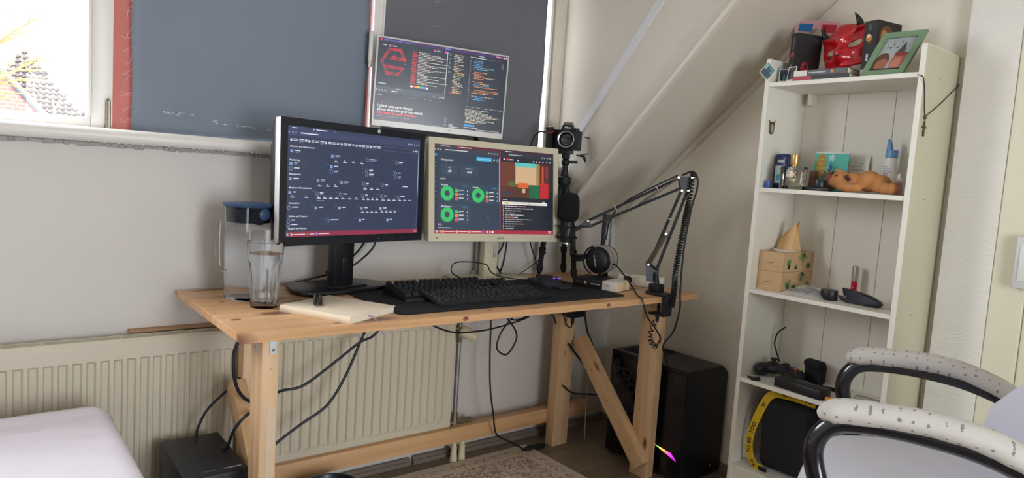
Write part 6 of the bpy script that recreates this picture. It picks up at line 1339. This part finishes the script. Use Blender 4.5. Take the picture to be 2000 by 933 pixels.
lgt = attr_mat('rgb_light', 1.6, .3); o = P.done('light_bar', lgt, pc); o.matrix_local = tr(PX0-.0045, -.115, .098) @ rz(-PI/2)
for k, (y, z) in enumerate(((.1, .3), (.1, .17))):
    fr_ = MB().lathe([(.056, 0), (.058, .001), (.051, .001), (.05, 0)], 36, tr(PX0-.0042, y, z) @ ry(-PI/2)).done('fan_ring', mat('fan_grey', '#2a2e36', r=.4), pc)
    for j in range(7):
        a = 2*PI*j/7; MB().prism([(.012, -.004), (.048, .006), (.047, .02), (.012, .01)], .0006, tr(PX0-.0044, y, z) @ ry(-PI/2) @ rz(a)).done('fan_blade', mat('fan_blade_grey', '#23272f', r=.5), fr_, smooth=0)
b = MB()
for i in range(6):
    for j in range(9):
        if (i*7+j*5) % 4: b.cyl((PX0-.0046, .135+i*.006, .33+j*.006), (PX0-.0038, .135+i*.006, .33+j*.006), .0016, n=6)
tag(b.done('vent_holes', mat('vent_pale', '#6c727c', r=.5), pc), None, kind='stuff')
P = Print(.02, .02).text(.5, .85, '0', .013, '#e8e8e8', 1, shear=.2, align='c'); P.done('front_mark', m_prt, pc, (.055, PY0-.0004, .04))
for x in (-.1, .1):
    for y in (-.15, .15): MB().cyl((x, y, 0), (x, y, .0135), .014, n=16).done('foot', m_blk, pc)
MB().bx(PX0+.03, PX1-.04, .02, .16, .414, .4152).done('top_mesh', mat('mesh_black', '#0f1116', r=.8, bump=.5, bs=900), pc, smooth=0)
# ================================================================ black box on the floor at the left
bx_ = thing('storage_drive', 'black desktop box standing on the floor between bed and desk', 'black box', (-1.77, -.275, 0))
MB().bx(-.075, .075, -.135, .135, .004, .30, .006, 3).done('housing', mat('box_navy_black', '#1b2029', r=.45), bx_)
MB().bx(-.0315, -.0305, -.1352, .1352, .01, .3004).done('lid_seam', m_blk, bx_, smooth=0)
MB().bx(-.029, .074, -.139, -.1352, .02, .275, .002).done('front_door', mat('box_front', '#161a22', r=.35), bx_)
P = Print(.09, .02)
P.rect(.0, .4, .08, .6, '#6c7480').rect(.1, .4, .26, .6, '#6c7480').rect(.5, .35, .62, .6, '#aab0b8').rect(.64, .35, .96, .6, '#aab0b8'); P.done('lettering', m_prt, bx_, (.02, -.112, .3003), (-PI/2, 0, 0))
for x in (-.06, .06):
    for y in (-.12, .12): MB().cyl((x, y, 0), (x, y, .006), .01, n=12).done('foot', m_blk, bx_)
# waste bin under the desk
wb = thing('waste_bin', 'black round bin under the desk, only its rim showing', 'bin', (-1.412, -.27, .006)); wb.scale = (.74, .74, .61)
MB().lathe([(0, 0), (.085, 0), (.09, .004), (.105, .195), (.109, .198), (.109, .204), (.102, .205), (.099, .2), (.086, .008), (0, .008)], 40).done('bucket', mat('bin_black', '#1a1f29', r=.35), wb)
MB().lathe([(.1085, .185), (.1115, .188), (.1115, .193), (.1085, .196)], 40).done('rim_band', mat('bin_navy', '#26303f', r=.35), wb)
# ================================================================ rug
rg = thing('rug', 'cream vintage patterned rug on the floor under the desk', 'rug', (-1.035, -.68, 0))
M = bpy.data.materials.new('rug_pattern'); M.use_nodes = True; nt = M.node_tree; N = nt.nodes.new; L = nt.links.new; pb_ = nt.nodes['Principled BSDF']; pb_.inputs['Roughness'].default_value = .95
tc = N('ShaderNodeTexCoord'); sp_n = N('ShaderNodeSeparateXYZ'); L(tc.outputs['Object'], sp_n.inputs[0])
def mth(op, a, b_=None):
    n = N('ShaderNodeMath'); n.operation = op
    for i, x in enumerate((a, b_)):
        if x is None: continue
        if isinstance(x, (int, float)): n.inputs[i].default_value = x
        else: L(x, n.inputs[i])
    return n.outputs[0]
RWX, RWY = .525, .6
dx_ = mth('SUBTRACT', RWX, mth('ABSOLUTE', sp_n.outputs['X'])); dy_ = mth('SUBTRACT', RWY, mth('ABSOLUTE', sp_n.outputs['Y'])); de = mth('MINIMUM', dx_, dy_)
vo = N('ShaderNodeTexVoronoi'); vo.inputs['Scale'].default_value = 26; L(tc.outputs['Object'], vo.inputs['Vector'])
no = N('ShaderNodeTexNoise'); no.inputs['Scale'].default_value = 52; no.inputs['Detail'].default_value = 2; no.inputs['Distortion'].default_value = 2.; L(tc.outputs['Object'], no.inputs['Vector'])
no2 = N('ShaderNodeTexNoise'); no2.inputs['Scale'].default_value = 110; L(tc.outputs['Object'], no2.inputs['Vector'])
band = N('ShaderNodeValToRGB'); cr_ = band.color_ramp; cr_.interpolation = 'CONSTANT'
cr_.elements[0].position = 0; cr_.elements[0].color = (.2, .2, .2, 1); cr_.elements[1].position = .03; cr_.elements[1].color = (.45, .45, .45, 1)
for p, v in ((.06, .2), (.075, .62), (.2, .25), (.215, .8), (.255, .2), (.28, .35)): e = cr_.elements.new(p); e.color = (v, v, v, 1)
L(de, band.inputs[0])
thr = mth('LESS_THAN', mth('ADD', mth('MULTIPLY', no.outputs['Fac'], .9), mth('MULTIPLY', no2.outputs['Fac'], .25)), mth('ADD', .34, mth('MULTIPLY', band.outputs[0], .36)))
mx = N('ShaderNodeMix'); mx.data_type = 'RGBA'; L(mth('MULTIPLY', thr, .8), mx.inputs['Factor']); mx.inputs['A'].default_value = (*lin('#efe7da'), 1); mx.inputs['B'].default_value = (*lin('#948688'), 1); L(mx.outputs['Result'], pb_.inputs['Base Color'])
bpn = N('ShaderNodeBump'); bpn.inputs['Strength'].default_value = .5; bpn.inputs['Distance'].default_value = .003; L(no2.outputs['Fac'], bpn.inputs['Height']); L(bpn.outputs[0], pb_.inputs['Normal']); MATS['rug_pattern'] = M
MB().bx(-RWX, RWX, -RWY, RWY, .0003, .006, .002).done('pile', M, rg)
# ================================================================ bed
be = thing('bed', 'bed with white fitted sheet in the lower left corner', 'bed', (-2.41, -1.18, 0))
b = MB(); BX, BY = .45, .98
def sheet(u, v):
    # closed rounded slab top with dropped sides
    x = -BX+2*BX*u; y = -BY+2*BY*v; ex = max(0, abs(x)-(BX-.05))/.05; ey = max(0, abs(y)-(BY-.05))/.05; e = min(1, math.hypot(ex, ey))
    z = .44-.05*(1-math.sqrt(max(0, 1-e*e)))
    w = .006*noise.noise(V((x*4, y*9, 1)))+.003*noise.noise(V((x*13+y*5, y*22, 4)))
    fold = .016*math.exp(-((y-(BY-.045)-.02*math.sin(x*5))/.022)**2)
    return V((x, y, z+w*(1-e)+fold*(1-.6*ex)))
b.grid(sheet, 90, 150)
# side skirts
for (fx_, n) in ((lambda t: (-BX, -BY+2*BY*t), 40), (lambda t: (BX, -BY+2*BY*t), 40), (lambda t: (-BX+2*BX*t, -BY), 24), (lambda t: (-BX+2*BX*t, BY), 24)):
    b.grid(lambda u, v, f=fx_: V((*[c for c in f(u)], .392-.19*v+.0*u)), n, 3)
m_sht = mat('white_sheet', '#d4cfd8', r=.9, bump=.35, bs=16, var=.03, vs=10, stretch=(1, 2.2, 1))
b.done('sheet', m_sht, be, smooth=60)
MB().bx(-BX+.01, BX-.01, -BY+.01, BY-.01, .21, .385, .03, 3).done('mattress', mat('mattress_white', '#d8d5d0', r=.9), be)
m_bed = wood('bed_wood', '#c99a62', '#b28350', 'Y', 0, .45)
for x in (-BX-.03, BX+.012): MB().bx(x, x+.018 if x < 0 else x+.02, -BY, BY-.08, .18, .30, .003).done('side_rail', m_bed, be)
for y in (-BY-.005, BY-.095): MB().bx(-BX-.012, BX+.012, y, y+.02, .14, .205, .002).done('end_rail', m_bed, be)
for x in (-BX-.01, BX-.015):
    for y in (-BY+.03, BY-.12): MB().bx(x-.02, x+.025, y-.02, y+.02, 0, .21, .003).done('leg', m_bed, be)
for k in range(8): y = -BY+.08+k*.24; MB().bx(-BX-.012, BX+.012, y, y+.06, .19, .21).done('slat', m_bed, be, smooth=0)
# ================================================================ chair
chair_dir = math.atan2(.347, .938)
ch = thing('office_chair', 'office chair draped in white cloth with grey dotted armrest pads', 'chair', (-.716, -1.598, 0), chair_dir)
m_cb = mat('chair_gloss_black', '#101218', r=.18, coat=.4); m_cv = mat('white_cover_cloth', '#cfcfdb', r=.85, bump=.15, bs=25, var=.02, vs=8)
M = bpy.data.materials.new('dotted_cover'); M.use_nodes = True; nt = M.node_tree; N = nt.nodes.new; L = nt.links.new; pb_ = nt.nodes['Principled BSDF']; pb_.inputs['Roughness'].default_value = .95
tc = N('ShaderNodeTexCoord'); vo = N('ShaderNodeTexVoronoi'); vo.inputs['Scale'].default_value = 44; vo.inputs['Randomness'].default_value = .35; vo.voronoi_dimensions = '2D'; sx3 = N('ShaderNodeSeparateXYZ'); L(tc.outputs['Object'], sx3.inputs[0]); cx3 = N('ShaderNodeCombineXYZ'); L(sx3.outputs['Y'], cx3.inputs[0]); L(mth('ADD', mth('ABSOLUTE', sx3.outputs['X']), sx3.outputs['Z']), cx3.inputs[1]); L(cx3.outputs[0], vo.inputs['Vector'])
no = N('ShaderNodeTexNoise'); no.inputs['Scale'].default_value = 260; L(tc.outputs['Object'], no.inputs['Vector'])
ad = mth('ADD', vo.outputs['Distance'], mth('MULTIPLY', mth('SUBTRACT', no.outputs['Fac'], .5), .28)); lt_ = mth('LESS_THAN', ad, .11)
mx = N('ShaderNodeMix'); mx.data_type = 'RGBA'; L(mth('MULTIPLY', lt_, .75), mx.inputs['Factor']); mx.inputs['A'].default_value = (*lin('#bdb9b4'), 1); mx.inputs['B'].default_value = (*lin('#5c5a60'), 1); L(mx.outputs['Result'], pb_.inputs['Base Color'])
n3 = N('ShaderNodeTexNoise'); n3.inputs['Scale'].default_value = 45; L(tc.outputs['Object'], n3.inputs['Vector']); bpn = N('ShaderNodeBump'); bpn.inputs['Strength'].default_value = .4; bpn.inputs['Distance'].default_value = .004; L(n3.outputs['Fac'], bpn.inputs['Height']); L(bpn.outputs[0], pb_.inputs['Normal']); MATS['dotted_cover'] = M
for sx_ in (-1, 1):
    x = sx_*.26
    loop = spl([(x*.9, .02, .37), (x*.95, .1, .385), (x, .165, .43), (x, .205, .53), (x, .222, .6), (x, .2, .648), (x, .15, .664), (x, .06, .667), (x, -.04, .655), (x, -.14, .618), (x, -.2, .565), (x*.98, -.235, .51), (x*.95, -.245, .45), (x*.9, -.22, .39), (x*.8, -.15, .39)], 7)
    MB().tube(loop, .0155, 14, sx=1.15, ref=V((1, 0, 0))).done('arm_loop', m_cb, ch)
    pp = spl([(x, .215, .662), (x, .2, .675), (x, .15, .684), (x, .06, .689), (x, -.02, .682), (x, -.085, .661), (x, -.112, .648), (x, -.12, .64)], 6); n = len(pp)
    rad = [.022*min(1, .42+1.2*math.sin(PI*min(max(i/(n-1), .0), 1))) for i in range(n)]
    b = MB().tube(pp, rad, 18, sx=1.25, ref=V((0, 0, 1)))
    for v in b.bm.verts: v.co += V((0, 0, .0022*noise.noise(v.co*38)))
    b.done('arm_pad', M, ch, smooth=60)
b = MB()
def seat(u, v):
    a = 2*PI*u; e = 3.2; cx = math.copysign(abs(math.cos(a))**(2/e), math.cos(a)); cy2 = math.copysign(abs(math.sin(a))**(2/e), math.sin(a))
    if v < .6: r_ = v/.6*.9; z = .505-.018*(r_)**2
    elif v < .8: t_ = (v-.6)/.2*PI/2; r_ = .9+.1*math.sin(t_); z = .489-.035*(1-math.cos(t_))
    else: t_ = (v-.8)/.2; r_ = 1+.01*math.sin(a*9)*t_; z = .454-.05*t_
    return V((cx*.295*r_, cy2*.262*r_+.005, z+.0025*noise.noise(V((cx*r_*3, cy2*r_*3, 0)))))
b.grid(seat, 64, 20); bmesh.ops.remove_doubles(b.bm, verts=b.bm.verts, dist=1e-4); b.done('seat_cover', m_cv, ch, smooth=60)
MB().box((0, 0, .415), (.42, .42, .03), None, .01).done('seat_pan', m_cb, ch)
b = MB()
def backr(u, v):
    a = 2*PI*u; e = 2.8; cx = math.copysign(abs(math.cos(a))**(2/e), math.cos(a)); cz_ = math.copysign(abs(math.sin(a))**(2/e), math.sin(a)); t_ = (v-.5)*PI; k = math.cos(t_)**.35
    return V((cx*(.2-.06*cz_*k)*k, -.25-.035*math.sin(t_)+.2*(cx*k)**2*(1-.55*max(0, cz_*k))-.09*(cz_*k*.5+.3), .63+cz_*.22*k))
b.grid(backr, 56, 16); bmesh.ops.remove_doubles(b.bm, verts=b.bm.verts, dist=1e-4); b.done('back_cover', m_cv, ch, smooth=60)
MB().tube(spl([(0, -.1, .41), (0, -.26, .42), (0, -.325, .5), (0, -.34, .62)], 6), .02, 10, sx=1.6).done('back_bracket', m_cb, ch)
MB().cyl((0, 0, .09), (0, 0, .405), .024, n=20).done('gas_column', m_cb, ch)
for k in range(5):
    a = 2*PI*k/5+.3; d = V((math.cos(a), math.sin(a), 0)); MB().tube([d*.02+V((0, 0, .1)), d*.16+V((0, 0, .088)), d*.27+V((0, 0, .07))], [.024, .019, .013], 8).done('base_spoke', m_cb, ch)
    c_ = d*.265; w = d.cross(V((0, 0, 1))); MB().cyl(c_-w*.018+V((0, 0, .027)), c_+w*.018+V((0, 0, .027)), .027, n=20).done('caster', m_blk, ch)
